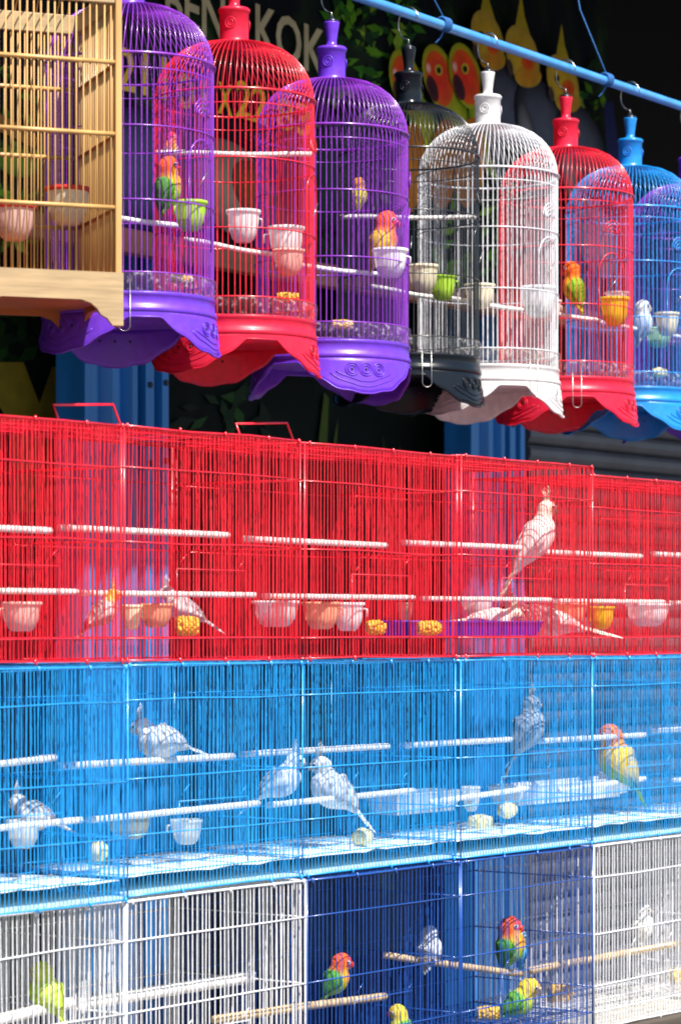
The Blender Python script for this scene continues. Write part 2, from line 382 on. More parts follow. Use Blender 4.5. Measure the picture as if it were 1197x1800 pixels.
pr.text('22', 404, 206, 458, 222, 66, YL); pr.text('83', 474, 226, 535, 244, 56, YL)
def love_print(dx, dy):
    pr.ell('lovebird_print', 795+dx, 240+dy, 26, 82, -14, C255(200, 195, 30), C255(95, 130, 20))
    pr.ell('lovebird_print', 765+dx, 290+dy, 26, 80, 4, C255(215, 130, 30), C255(190, 110, 20))
    pr.ell('lovebird_print', 757+dx, 138+dy, 27, 60, -14, C255(225, 160, 30), C255(150, 160, 30))
    pr.ell('lovebird_print', 757+dx, 140+dy, 22, 50, -14, C255(235, 45, 35), C255(225, 90, 30))
    pr.ell('lovebird_print', 745+dx, 158+dy, 9, 24, -16, C255(45, 22, 40), C255(90, 25, 40))
    pr.ell('lovebird_print', 737+dx, 122+dy, 5, 11, -10, C255(240, 200, 180), C255(225, 80, 60))
    pr.ell('lovebird_print', 755+dx, 125+dy, 6.5, 10, -8, C255(200, 170, 50), C255(210, 180, 60))
    pr.ell('lovebird_print', 755+dx, 126+dy, 3.6, 6, -8, C255(15, 12, 12), C255(20, 15, 12))
love_print(-56, 8); love_print(0, 0); love_print(44, -2)
def tiel_print(x, y, k, eye=True):
    pr.ell('cockatiel_print', x+38*k, y+130*k, 44*k, 95*k, -16, C255(84, 90, 112), C255(14, 18, 32))
    pr.ell('cockatiel_print', x+14*k, y+170*k, 16*k, 90*k, -10, C255(140, 142, 150), C255(44, 48, 62))
    pr.poly('cockatiel_print', [(x-18*k, y-20*k), (x-6*k, y-88*k), (x-2*k, y-112*k), (x+4*k, y-70*k), (x+16*k, y-30*k), (x+6*k, y)], C255(190, 170, 40))
    pr.ell('cockatiel_print', x, y, 28*k, 56*k, -16, C255(215, 175, 40), C255(190, 160, 60))
    pr.ell('cockatiel_print', x+10*k, y+38*k, 24*k, 20*k, 5, C255(205, 130, 30), C255(190, 150, 50))
    pr.ell('cockatiel_print', x+10*k, y+12*k, 12*k, 17*k, -12, C255(220, 60, 25), C255(215, 110, 30))
    pr.ell('cockatiel_print', x-12*k, y-8*k, 4.5*k, 7*k, -8, C255(12, 10, 12), C255(30, 22, 20))
    pr.ell('cockatiel_print', x-23*k, y+22*k, 5*k, 15*k, -12, C255(60, 48, 50), C255(90, 70, 60))
tiel_print(837, 72, .95); tiel_print(896, 100, .98); tiel_print(965, 148, .92)
pr.poly('dark_blue_print', [(1036, 185), (1052, 180), (1064, 280), (1064, 420), (1050, 420)], C255(18, 28, 80))
pr.ell('cockatiel_print', 1020, 420, 34, 75, -18, C255(190, 170, 180), C255(120, 110, 130))
pr.ell('cockatiel_print', 905, 440, 40, 90, -10, C255(120, 122, 130), C255(50, 55, 66))

bl = empty('lower_banner', P(4.5, 5.08, .5), 0)
tag(bl, 'dark green printed banner with a big yellow letter shape behind the blue pillars', 'banner')
m = MB(); m.v = [P(t, 5.08, z)-bl.location for t, z in ((3.0, .5), (7.9, .5), (7.9, 2.72), (3.0, 2.72))]; m.f = [(0, 1, 2, 3)]
o = m.build('vinyl', M_banner2, bl, smooth=False); sm = o.modifiers.new('t', 'SOLIDIFY'); sm.thickness = .002; sm.offset = 1
p2 = Print(5.076, bl)
DG = [C255(12, 40, 14), C255(25, 60, 15), C255(8, 26, 12)]
p2.leaves('leaf_print', (-20, 540, 110, 625), 40, 46, DG, rnd, .3)
p2.leaves('leaf_print', (310, 690, 470, 770), 18, 50, DG, rnd, .2)
p2.poly('lettering', [(-40, 637), (38, 637), (66, 710), (88, 645), (140, 645), (140, 900), (30, 900), (8, 735), (-10, 705), (-40, 690)], C255(120, 105, 28))
for q in ([(553, 800), (566, 690), (574, 700), (570, 800)], [(578, 800), (590, 735), (586, 800)], [(672, 830), (668, 765), (677, 830)], [(700, 830), (698, 780), (705, 830)]):
    p2.poly('leaf_print', q, C255(62, 78, 20))
# timber beam under the upper banner
zb2 = onp(415, 437, 4.62).z; zb1 = onp(415, 478, 4.62).z
tag(MB().prism([P(2.6, 4.60, zb1), P(8.6, 4.60, zb1), P(8.6, 4.60, zb2), P(2.6, 4.60, zb2)], N*.045).build('timber_beam', M_beam, smooth=False, bevel=.004), 'brown timber beam along the bottom edge of the bird banner', 'beam')
tag(MB().tube([P(2.4, 4.70, zb2-.02), P(2.4, 4.70, 0)], .03, 8).build('beam_post', M_beam), 'brown post holding the left end of the timber beam', 'post')

# ------------------------------------------------------------------ box cages
CW, CD = .543, .32
ZR = {0: (CZ-.055, .422), 1: (CZ-.478, .417), 2: (CZ-.90, .416)}     # bottom and height of the three rows
TE = [t_of(px, D0) for px in (217, 535, 808, 1035)]
T0 = TE[0]
def cage_t(i): return T0+(i-1)*.5435                                    # left end of cage i
def box_cage(i, row, colr, label, group, rails, nb=50, dy=0, dz=0, dh=0, tray=M_trayblue, r=.00093, handle=False, perches=(), grid=.10):
    z0, H = ZR[row]; H += dh; rng = random.Random(i*31+row*7)
    root = empty('wire_cage', P(cage_t(i)+.002, D0+dy, z0+dz), ROWANG); tag(root, label, 'cage', group)
    W, Dp = CW-.006, CD; mt = WIRE[colr]
    j = lambda s=.0009: rng.gauss(0, s)
    def wall(name, n, f, zlo, zhi):
        m = MB()
        for k in range(n+1):
            s = k/n; a = f(s); a = Vector((a[0]+j(), a[1]+j(.0004), 0)); q = j(.0016); q2 = j(.0012)
            ux = (Vector(f(1))-Vector(f(0))).normalized()
            m.tube([(a.x, a.y, zlo), a+ux*q+Vector((0, 0, zlo*.4+zhi*.6)), a+ux*q2+Vector((0, 0, zhi))], r, 5, cap=False)
        return m.build(name, mt, root, kind='stuff')
    wall('front_bars', nb, lambda s: (W*s, 0, 0), .004, H)
    wall('back_bars', nb, lambda s: (W*s, Dp, 0), .004, H)
    ns = int(nb*Dp/W)
    wall('side_bars', ns, lambda s: (0, Dp*s, 0), .004, H)
    wall('side_bars', ns, lambda s: (W, Dp*s, 0), .004, H)
    m = MB()
    for k in range(1, nb):
        x = W*k/nb+j(); m.tube([(x, 0, H), (x+j(), Dp*.5, H-.001+j(.0012)), (x+j(), Dp, H)], r, 5, cap=False)
    for y in (.25, .5, .75): m.tube([(0, Dp*y, H-.002), (W*.5, Dp*y, H-.004+j(.001)), (W, Dp*y, H-.002)], r*1.15, 5, cap=False)
    m.build('top_bars', mt, root, kind='stuff')
    m = MB(); zg = H*grid
    for k in ((7, 15) if colr == 'blue' else range(1, nb//2)): x = W*2*k/nb+j(); m.tube([(x, .002, zg+.0015), (x+j(), Dp-.002, zg+.0015)], r*.9, 4, cap=False)
    for y in (.33, .66): m.tube([(0, Dp*y, zg), (W, Dp*y, zg)], r, 4, cap=False)
    m.build('floor_grid', mt, root, kind='stuff')
    for f in rails+[grid, 0.006, 1]:
        z = H*f; rr = r*(1.35 if f not in (0.006, 1) else 1.9); y0 = -r*1.6
        MB().tube([(0, y0, z), (W*.35, y0+j(), z+j(.0012)), (W*.7, y0+j(), z+j(.0012)), (W, y0, z)], rr, 6).build('front_rail', mt, root)
        MB().tube([(0, Dp+r*1.6, z), (W, Dp+r*1.6, z)], rr, 5).build('back_rail', mt, root)
        for x in (-r*1.6, W+r*1.6): MB().tube([(x, 0, z), (x, Dp, z)], rr, 5).build('side_rail', mt, root)
    for x in (0, W):
        for y in (0, Dp): MB().tube([(x, y, 0), (x, y, H+.002)], r*2.0, 6).build('corner_post', mt, root)
    for f in (.02, .30, .55, .80, .98):
        for z in ((H, .006*H) if rng.random() < .8 else (H,)):
            MB().tube([(W*f, -.0045, z+.004), (W*f+.002, -.005, z-.006)], .0026, 6).build('clip', mt, root)
    if tray: MB().box((.006, .006, .003), (W-.006, Dp-.006, .008)).build('tray', tray, root, smooth=False)
    if colr == 'blue':  # added pale sheet that brightens the floor as sunlight would
        m = MB(); nn = 14
        for y in (.014, Dp-.004):
            for k in range(nn+1): m.v.append(Vector((.006+(W-.012)*k/nn, y, zg-.005+(j(.0015) if 0 < k < nn else 0))))
        m.f = [(k, k+1, nn+2+k, nn+1+k) for k in range(nn)]
        so_ = m.build('brightening_sheet', M_brightsheet, root).modifiers.new('t', 'SOLIDIFY'); so_.thickness = .0015
    if row > 0:
        m = MB(); zf = (zg-.003) if colr == 'blue' else .0085
        for k in range(170):
            x, y = rng.uniform(.015, W-.015), rng.uniform(.02, Dp-.01); a = rng.uniform(0, PI); q = rng.uniform(.002, .0055); ca, sa = math.cos(a)*q, math.sin(a)*q
            h = rng.uniform(.001, .0035); m.v += [Vector((x+ca, y+sa, zf)), Vector((x-sa*.5, y+ca*.5, zf+h*.4)), Vector((x-ca, y-sa, zf)), Vector((x+sa*.5, y-ca*.5, zf+h*.3)), Vector((x, y, zf+h))]
            b_ = len(m.v)-5; m.f += [(b_+i_, b_+(i_+1) % 4, b_+4) for i_ in range(4)]
        m.build('seed_husks', M_husk, root, smooth=False, kind='stuff')
    # little latch hooks of the feeder doors
    for f in (.3, .62):
        zz = H*(.42+j(.02)); x = W*f
        m = MB(); m.tube([(x, -.004, zz), (x+.012, -.006, zz+.014), (x+.02, -.005, zz+.018)], r*.9, 5)
        m.build('door_hook', mt, root)
    dx0, dx1 = W*.28, W*.66
    m = MB(); yy = -.0055
    m.tube([(dx0, yy, zg+.002), (dx0, yy, H*.40), (dx1, yy, H*.40), (dx1, yy, zg+.002)], r*1.1, 5)
    m.build('feeder_door', mt, root)
    if handle:
        x0, x1 = W*.14, W*.14+.175; y = Dp*.62
        MB().tube([(x0, y, H-.012), (x0-.012, y+.02, H+.05), (x1-.016, y+.02, H+.062), (x1, y, H-.008)], .0026, 7).build('carry_handle', mt, root)
    for (pa, pb, pr_, pm) in perches:                 # perches fixed between the bars: (x,y,z) in the cage
        n = 26; pts = [Vector(pa).lerp(Vector(pb), q/n) for q in range(n+1)]
        o = MB().tube(pts, [pr_*(1+.05*math.sin(q*1.9)) for q in range(n+1)], 9).build('perch', pm, root)
    return root
def pz(px, py, frac, row): return onp(px, py, D0+CD*frac).z-ZR[row][0]
RED_R = [.825, .51]; BLU_R = [.85, .51, .267]; LOW_R = [.83, .52, .24]
ordn = ['at the left edge of the photo', 'second from the left', 'third from the left, in the middle', 'fourth from the left', 'fifth from the left', 'at the right edge of the photo']
redlab = ['red wire cage %s, top row' % s for s in ordn]
redlab[1] = 'red wire cage with upright handle in front of the left blue pillar'
redlab[2] = 'middle red wire cage with upright handle, right of the pillar'
redlab[3] = 'red wire cage holding the tall pale cockatiel'
zu, zl = pz(580, 952, .5, 0), pz(580, 1050, .35, 0)
for i in range(6):
    per = [((.012, CD*.5, zu+(.004 if i % 2 else -.002)), (CW-.028, CD*.5+.006*(i % 3-1), zu+(.004 if i % 2 else -.003)), .0062, M_perch), ((.006, CD*.33, zl), (CW-.012, CD*.33, zl+.002), .0055, M_perch)]
    if i < 3: z3 = pz(100, 1122, .2, 0)
    box_cage(i, 0, 'red', redlab[i], 'red wire cages in the top row', RED_R, tray=None, handle=i in (1, 2), dh=(-.014 if i >= 4 else .003*(i % 2)), dy=.006*((i*5) % 3-1), perches=per)
blulab = ['sky blue wire cage %s, middle row' % s for s in ordn]
blulab[4] = 'sky blue wire cage with the sun conure in it'
blulab[1] = 'sky blue wire cage with the white crested cockatiel on its upper perch'
zu, zl = pz(400, 1328, .5, 1), pz(400, 1418, .3, 1)
for i in range(6):
    dr = (.018, -.002, .0, .0, -.008, 0)[i]
    per = [((.012, CD*.5, zu+dr-(.02 if i == 0 else 0)), (CW-.02, CD*.5, zu+dr), .0066, M_perch)]
    if i in (0, 1, 2): per.append(((.012, CD*.3, zl-.004), (CW-.02, CD*.3, zl+.002), .006, M_perch))
    if i in (3, 4, 5): per.append(((.10, CD*.45, zl-.03), (CW-.02, CD*.5, zl-.02), .006, M_perch))
    box_cage(i, 1, 'blue', blulab[i], 'sky blue wire cages in the middle row', BLU_R, nb=50, dy=(-.014 if i == 0 else .005*((i*7) % 3-1)), dz=-.003*(i == 0), perches=per)
lowlab = ['white wire cage holding the lime green budgerigar', 'white wire cage with a thick white perch, left of the navy cages', 'navy wire cage left of the other navy cage, in the bottom row', 'navy wire cage with the green and blue lovebird pair',
          'white wire cage right of the navy cages in the bottom row', 'white wire cage at the far right end of the bottom row']
lowcol = ['white', 'white', 'navy', 'navy', 'white', 'white']
def loc_in(px, py, frac, i, row):
    p = onp(px, py, D0+CD*frac); t = p.dot(U)-cage_t(i)-.002
    return (t, CD*frac, p.z-ZR[row][0])
for i in range(6):
    per = []
    if i == 0: per = [(loc_in(-30, 1797, .35, 0, 2), loc_in(122, 1762, .35, 0, 2), .0105, M_perch)]
    if i == 1: per = [(loc_in(124, 1766, .5, 1, 2), loc_in(440, 1716, .5, 1, 2), .0125, M_perch), (loc_in(372, 1792, .12, 1, 2), loc_in(538, 1768, .12, 1, 2), .008, M_perchwood)]
    if i == 2: per = [(loc_in(480, 1775, .25, 2, 2), loc_in(672, 1751, .25, 2, 2), .008, M_perchwood), (loc_in(668, 1678, .55, 2, 2), loc_in(745, 1690, .30, 2, 2), .0075, M_perchwood)]
    if i == 3: per = [(loc_in(752, 1691, .28, 3, 2), loc_in(912, 1712, .45, 3, 2), .0075, M_perchwood), (loc_in(928, 1706, .30, 3, 2), loc_in(1008, 1690, .30, 3, 2), .0085, M_perchwood)]
    if i == 4: per = [(loc_in(1012, 1690, .3, 4, 2), loc_in(1190, 1658, .3, 4, 2), .0085, M_perchwood)]
    box_cage(i, 2, lowcol[i], lowlab[i], 'wire cages in the bottom row', LOW_R, nb=40, dy=.006*((i*3) % 3-1), tray=M_traynavy if lowcol[i] == 'navy' else M_traywhite, perches=per, r=.00122 if lowcol[i] == 'white' else .00098)
# stand that carries the stack
st = empty('cage_stand', P(cage_t(0)-.2, D0-.04, 0), ROWANG); tag(st, 'low wooden stand under the stacked wire cages', 'stand')
zs = ZR[2][0]-.002
for k in range(4):
    MB().box((0, .005+k*.10, zs-.03), (3.75, .10+k*.10, zs)).build('plank', M_table, st, smooth=False, bevel=.003)
for x in (.05, 1.25, 2.45, 3.63):
    for y in (.02, .33): MB().box((x, y, 0), (x+.06, y+.06, zs-.03)).build('leg', M_table, st, smooth=False, bevel=.003)

# ------------------------------------------------------------------ pole with cords
HP0 = Vector((-.018, 6.11, 0)); HD = Vector((3312, 5000, 0)).normalized(); POLEZ = CZ+1.386
def HQ(t, z): p = HP0+HD*t; return Vector((p.x, p.y, z))
pole = empty('hanging_pole', HQ(-1.9, POLEZ)); tag(pole, 'light blue pipe from which the round cages hang', 'pole')
a, b = HQ(-1.9, POLEZ)-pole.location, HQ(3.4, POLEZ)-pole.location
MB().tube([a.lerp(b, k/20)+Vector((0, 0, -.004*math.sin(PI*k/20))) for k in range(21)], .0112, 14).build('pipe', M_pipe, pole)
def cord_at(t):
    o = HQ(t, POLEZ)-pole.location; e = HD
    m = MB()
    for q in range(4):
        c = o+e*(.008*q-.012); s = N
        m.tube([c+(Vector((0, 0, 1))*math.cos(2*PI*k/12)+s*math.sin(2*PI*k/12))*.0145 for k in range(12)], .0028, 5, closed=True)
    m.tube([o+Vector((0, 0, .014)), o+Vector((0, 0, .2))+N*.11+HD*.06*(t > 1), o+Vector((0, 0, ROOFZ-POLEZ+.20))+N*.24+HD*.16*(t > 1)], .0017, 5)
    m.tube([o+Vector((0, 0, -.012)), o+Vector((-.008, 0, -.03)), o+Vector((-.02, -.01, -.045))], .002, 5)
    m.build('cord', M_cord, pole)
for t in (-1.2, .46, 1.24, 2.6): cord_at(t)

# ------------------------------------------------------------------ round hanging cages
Z_ring, Z_base1, Z_base0 = CZ+1.062, CZ+.612, CZ+.574
def round_cage(cx, Y, colr, label, lobe0, door, D=.33, perch=((.785, 0),), wire=None, seed=1, pull=None, dz=0):
    rng = random.Random(seed); Rr = D/2; X = (cx-CX)/FPX*Y
    az0 = math.atan2(X, Y)                                 # turn azimuths so that 0 faces the eye
    root = empty('round_cage', Vector((X, Y, Z_base0+dz))); root.rotation_euler[2] = -az0
    tag(root, label, 'cage', 'round hanging cages')
    wm = WIRE[wire or colr]; pm = PLAS[colr]
    def cyl(a, r, z): return Vector((r*math.sin(a), -r*math.cos(a), z-Z_base0))
    n = 88; m = MB(); zr, zc = Z_ring, CZ+1.182
    for k in range(n):
        a = 2*PI*k/n+rng.gauss(0, .004); pts = [cyl(a, Rr-.002, Z_base1-.005), cyl(a+rng.gauss(0, .004), Rr-.002, (Z_base1+zr)/2), cyl(a, Rr-.002, zr)]
        for q in range(1, 9):
            th = PI/2*q/8; tw = .10*(q/8)
            pts.append(cyl(a+tw, .024+(Rr-.026)*math.cos(th)**.85, zr+(zc-zr)*math.sin(th)**1.0))
        m.tube(pts, .00092, 5, cap=False)
    m.build('bars', wm, root, kind='stuff')
    for z, rr, off in ((Z_ring, .0024, .001), (CZ+.925, .0013, .0), (CZ+.785, .0013, 0), (CZ+.648, .0013, 0), (Z_ring-.028, .0011, -.003)):
        MB().tube([cyl(2*PI*k/64, Rr+off, z) for k in range(64)], rr, 6, closed=True).build('ring', wm, root)
    # collar and plug, black cap and hook
    prof = [(.0005, .112), (.022, .112), (.0275, .116), (.032, .118), (.0325, .122), (.0305, .1245), (.0295, .128), (.0300, .182), (.0325, .184), (.0330, .189), (.030, .192), (.016, .194), (.0115, .197), (.0110, .206), (.0135, .224), (.0165, .243), (.0168, .246), (.0005, .247)]
    col = MB().lathe([(r, z+Z_ring-Z_base0) for r, z in prof], 28).build('collar', pm, root)
    zc0 = Z_ring-Z_base0+.158
    for s in range(3):
        m = MB(); a = R(-15+s*120)
        c = Vector((.0302*math.sin(a), -.0302*math.cos(a), zc0)); e = Vector((math.cos(a), math.sin(a), 0))
        for rad in (.006, .011): m.tube([c+e*rad*math.cos(2*PI*k/16)+Vector((0, 0, rad*math.sin(2*PI*k/16))) for k in range(16)], .0011, 5, closed=True)
        m.build('rosette', pm, col)
    zt = Z_ring-Z_base0+.247
    MB().lathe([(.0005, 0), (.0155, 0), (.0155, .004), (.006, .008), (.005, .013), (.0005, .014)], 14, c=(0, 0, zt-.001)).build('cap', WIRE['black'], root)
    hz = POLEZ+.0125-Z_base0-dz; rad = .030; cz = hz-rad+.004
    pts = [Vector((0, 0, zt+.006)), Vector((0, 0, zt+.018))]
    rot = ROWANG+az0
    hdir = Vector((math.cos(rot+PI/2), math.sin(rot+PI/2), 0))
    for k in range(15):
        q = -PI/2+PI*1.45*k/14; rz_ = (hz+.003-(zt+.02))/2
        pts.append(Vector((0, 0, zt+.02+rz_))+hdir*(math.cos(q)*.028)+Vector((0, 0, math.sin(q)*rz_)))
    MB().tube(pts, .0016, 6).build('hook', M_steel, root)
    # base band with mouldings, floor plate
    pb = [(Rr-.012, .0385), (Rr+.001, .0385), (Rr+.003, .036), (Rr+.003, .032), (Rr+.001, .030), (Rr+.0015, .012), (Rr+.004, .0095), (Rr+.0055, .006), (Rr+.0055, .001), (Rr+.003, -.001), (Rr-.002, -.002), (Rr-.002, .006), (.001, .006)]
    MB().lathe(pb, 72).build('base', pm, root)
    MB().lathe([(.001, .014), (Rr-.012, .014), (Rr-.012, .0382)], 48).build('seed_tray', pm, root)
    MB().lathe([(Rr-.006, .03), (Rr+.004, .036), (Rr+.006, .072)], 72).build('clear_guard', GUARD[colr], root)
    # skirt with three scalloped lobes
    def Lf(a):
        L = .012
        for q in range(3):
            d = (a-R(lobe0+q*120)+PI) % (2*PI)-PI; x = abs(d)/R(52)
            if x < 1:
                v = .078*(math.cos(x*PI/2)**.8)
                v += .0035*math.cos(x*PI*5)*(1-x)*x*3
                L = max(L, v)
        return L
    na, nv = 180, 7; m = MB(); k0 = 0
    def sk_pt(a, v, off=0):
        L = Lf(a); w_ = max(0, (L-.012)/.07)
        return cyl(a, Rr+.0035+off+.009*w_*v**1.6, Z_base0+.001-L*v)
    for i in range(na):
        a = 2*PI*i/na
        for v in range(nv): m.v.append(sk_pt(a, v/(nv-1)))
    for i in range(na):
        i2 = (i+1) % na
        for v in range(nv-1): m.f.append((i*nv+v, i*nv+v+1, i2*nv+v+1, i2*nv+v))
    skt = m.build('skirt', pm, root); sm = skt.modifiers.new('t', 'SOLIDIFY'); sm.thickness = .0028; sm.offset = -1
    MB().tube([sk_pt(2*PI*i/na, .985, .0008) for i in range(na)], .0018, 5, closed=True).build('rim_bead', pm, skt)
    for q in range(3):
        A = R(lobe0+q*120); m = MB()
        for da in (-10.5, 0, 10.5):
            for rad in (.0135, .0085):
                m.tube([sk_pt(A+R(da)+rad*math.cos(2*PI*k/18)/Rr, (.026+rad*math.sin(2*PI*k/18))/Lf(A+R(da)+rad*math.cos(2*PI*k/18)/Rr), .0008) for k in range(18)], .0013, 5, closed=True)
        m.tube([sk_pt(A+R(-22+44*k/20), .66-.2*abs(k/10-1)**2, .0006) for k in range(21)], .0012, 5)
        m.tube([sk_pt(A+R(-26+52*k/20), .80-.22*abs(k/10-1)**2, .0006) for k in range(21)], .0012, 5)
        m.build('relief', pm, skt)
        m = MB()
        for da in (-10.5, 0, 10.5):
            p = sk_pt(A+R(da), .026/Lf(A+R(da))); nrm = Vector((p.x, p.y, 0)).normalized(); m.tube([p-nrm*.004, p+nrm*.0012], .0026, 8)
        m.build('hole', M_bolt, skt)
    # door with concentric arches and a slanting latch
    A = R(door); m = MB(); zc = CZ+.955
    for rad in (.026, .0195, .013, .006):
        m.tube([cyl(A+rad*math.cos(PI*k/12)/Rr, Rr+.003, zc+rad*1.25*math.sin(PI*k/12)) for k in range(13)], .0011, 5)
    d = m.build('door_arch', wm if colr != 'crimson' else WIRE['crimson'], root)
    m = MB(); hw = .040
    m.tube([cyl(A-hw/Rr, Rr+.002, CZ+.70)]+[cyl(A-hw/Rr, Rr+.002, CZ+.86)]+[cyl(A-hw*math.cos(PI*k/10)/Rr, Rr+.002, CZ+.86+.05*math.sin(PI*k/10)) for k in range(11)]+[cyl(A+hw/Rr, Rr+.002, CZ+.70)], .0014, 5)
    dr = m.build('door', wm, root)
    MB().tube([cyl(A-.012/Rr, Rr+.005, CZ+.822), cyl(A+.012/Rr, Rr+.008, CZ+.852)], .0009, 5).build('latch', M_steel, dr)
    if pull is not None:
        A = R(pull); q = .010/Rr
        MB().tube([cyl(A-q, Rr+.004, CZ+.642)]+[cyl(A-q, Rr+.0075, CZ+.55)]+[cyl(A-q*math.cos(PI*k/8), Rr+.009, CZ+.545-.010*math.sin(PI*k/8)) for k in range(9)]+[cyl(A+q, Rr+.0075, CZ+.55), cyl(A+q, Rr+.006, CZ+.642)], .0007, 5).build('tray_pull', M_steel, root)
    for (z, ang) in perch:
        a = ROWANG-PI/2+az0+R(ang); e = Vector((-math.sin(a), math.cos(a), 0)); c = Vector((0, 0, CZ+z-Z_base0)); nn = 20
        MB().tube([c+e*(Rr-.006)*(2*k/nn-1)+Vector((0, 0, .0012*math.sin(k*.4))) for k in range(nn+1)], [.0052*(1+.05*math.sin(k*2)) for k in range(nn+1)], 8).build('perch', M_perch, root)
    return root
def hy(px): k = (px-CX)/FPX; t = (HP0.y*k-HP0.x)/(HD.x-HD.y*k); return HP0.y+HD.y*t
RC = [(228, 'violet', 'purple round cage with red chested lovebird, beside the wooden cage', 70, 56, ((.770, -8),), -3),
      (412, 'crimson', 'bright red round cage between the two big purple cages', 79, 74, ((.958, -50), (.765, 0)), None),
      (583, 'violet', 'purple round cage with orange and yellow lovebird, left of the black cage', 25, 92, ((.778, -12),), None),
      (718, 'black', 'black round cage between purple and white round cages', 62, 78, ((.930, -52), (.76, 0)), 14),
      (857, 'white', 'white round cage right of the black one', 80, 58, ((.765, 0),), 38),
      (994, 'crimson', 'red round cage holding a single green lovebird, right of the white cage', 72, 42, ((.775, 0),), 9),
      (1107, 'azure', 'blue round cage near the right edge of the photo', 58, 47, ((.775, 0),), None),
      (1212, 'violet', 'purple round cage cut off by the right edge of the photo', 40, 60, ((.775, 0),), None)]
RCY = {}
for q, (px, c, lab, lb, dr, per, pull) in enumerate(RC):
    Y = hy(px)+(.02 if c == 'black' else 0); RCY[px] = Y
    round_cage(px, Y, c, lab, lb, dr, D=.318 if c == 'black' else .33, perch=per, seed=q+1, pull=pull, dz=(.030, .018, 0, 0, 0, 0, 0, 0)[q])

# ------------------------------------------------------------------ square bamboo cage
def wooden_cage():
    yaw = R(20); S = .285
    c0 = at(208, 480, 5.15)                                 # front right post
    ex = Vector((math.cos(yaw), math.sin(yaw), 0)); ey = Vector((-math.sin(yaw), math.cos(yaw), 0))
    o = c0-ex*S
    root = empty('bamboo_cage', Vector((o.x, o.y, CZ+.598)), yaw); tag(root, 'square bamboo cage with wooden base, hanging at the upper left corner', 'cage')
    zt = 1.172-.598; zb = .051
    for x in (0, S):
        for y in (0, S): MB().box((x-.006, y-.006, .0), (x+.006, y+.006, zt)).build('corner_post', M_bamboo, root, smooth=False, bevel=.0015)
    rails = [.767-.598, .90-.598, 1.03-.598]
    def bar(name, a, b, rr, m=M_bamboo): return MB().tube([a, Vector(a).lerp(Vector(b), .5), b], rr, 7).build(name, m, root)
    n = 22
    for z in rails:
        for a, b in (((.007, -.001, z), (S-.007, -.001, z)), ((.007, S, z), (S-.007, S, z)), ((0, .007, z), (0, S-.007, z)), ((S, .007, z), (S, S-.007, z))):
            bar('rail', a, b, .0042, M_cagewood2 if a[0] > .2 and b[0] > .2 and a[1] < .05 and b[1] > .1 else M_bamboo)
    rng = random.Random(5)
    for k in range(1, n):
        x = S*k/n
        for (a, nm) in (((x, 0), 'f'), ((x, S), 'b'), ((0, x), 'l'), ((S, x), 'r')):
            j = rng.gauss(0, .0006)
            MB().tube([(a[0]+j, a[1]+j, zb-.004), (a[0], a[1]+j, .3), (a[0]-j, a[1], zt)], .00155 if nm != 'r' else .0024, 6).build('bamboo_stick', M_bamboo, root)
    for a, b in (((.007, -.005, zt-.036), (S-.007, .005, zt)), ((.007, S-.005, zt-.036), (S-.007, S+.005, zt)), ((-.005, .007, zt-.036), (.005, S-.007, zt)), ((S-.005, .007, zt-.036), (S+.005, S-.007, zt))):
        MB().box(a, b).build('top_rail', M_cagewood, root, smooth=False, bevel=.0015)
    # arched roof sticks
    for k in range(1, 14):
        x = S*k/14; MB().tube([(x, S*q/10, zt+.10*math.sin(PI*q/10)) for q in range(11)], .0015, 6).build('roof_stick', M_bamboo, root)
    MB().tube([(S*q/10, S/2, zt+.104) for q in range(11)], .004, 7).build('ridge', M_bamboo, root)
    MB().tube([(S/2, S/2, zt+.10), (S/2, S/2, zt+.16), (S/2+.02, S/2, zt+.19), (S/2, S/2, zt+.22), (S/2-.02, S/2, zt+.2)], .0022, 6).build('hook', M_steel, root)
    # base panels with bracket feet at the corners
    def panel(p0, p1, out, mt):
        p0, p1, out = Vector(p0), Vector(p1), Vector(out); L = (p1-p0).length; e = (p1-p0)/L
        lo = [(0, -.045), (.020, -.045), (.024, -.040), (.030, -.032), (.042, -.026), (.048, -.016), (.060, -.006), (.078, 0)]
        pts = [(0, zb)]+[(a, b) for a, b in lo]+[(L-a, b) for a, b in reversed(lo)]+[(L, zb)]
        MB().prism([p0+e*a+Vector((0, 0, b)) for a, b in pts], out*.010).build('base_panel', mt, root, smooth=False)
    panel((-.008, -.008, 0), (S+.008, -.008, 0), (0, 1, 0), M_cagewood); panel((-.008, S+.008, 0), (S+.008, S+.008, 0), (0, -1, 0), M_cagewood2)
    panel((-.008, .003, 0), (-.008, S-.003, 0), (1, 0, 0), M_cagewood2); panel((S+.0085, .0025, 0), (S+.0085, S-.0025, 0), (-1, 0, 0), M_cagewood2)
    MB().box((.004, .004, .010), (S-.004, S-.004, .018)).build('floor_board', M_cagewood2, root, smooth=False)
wooden_cage()

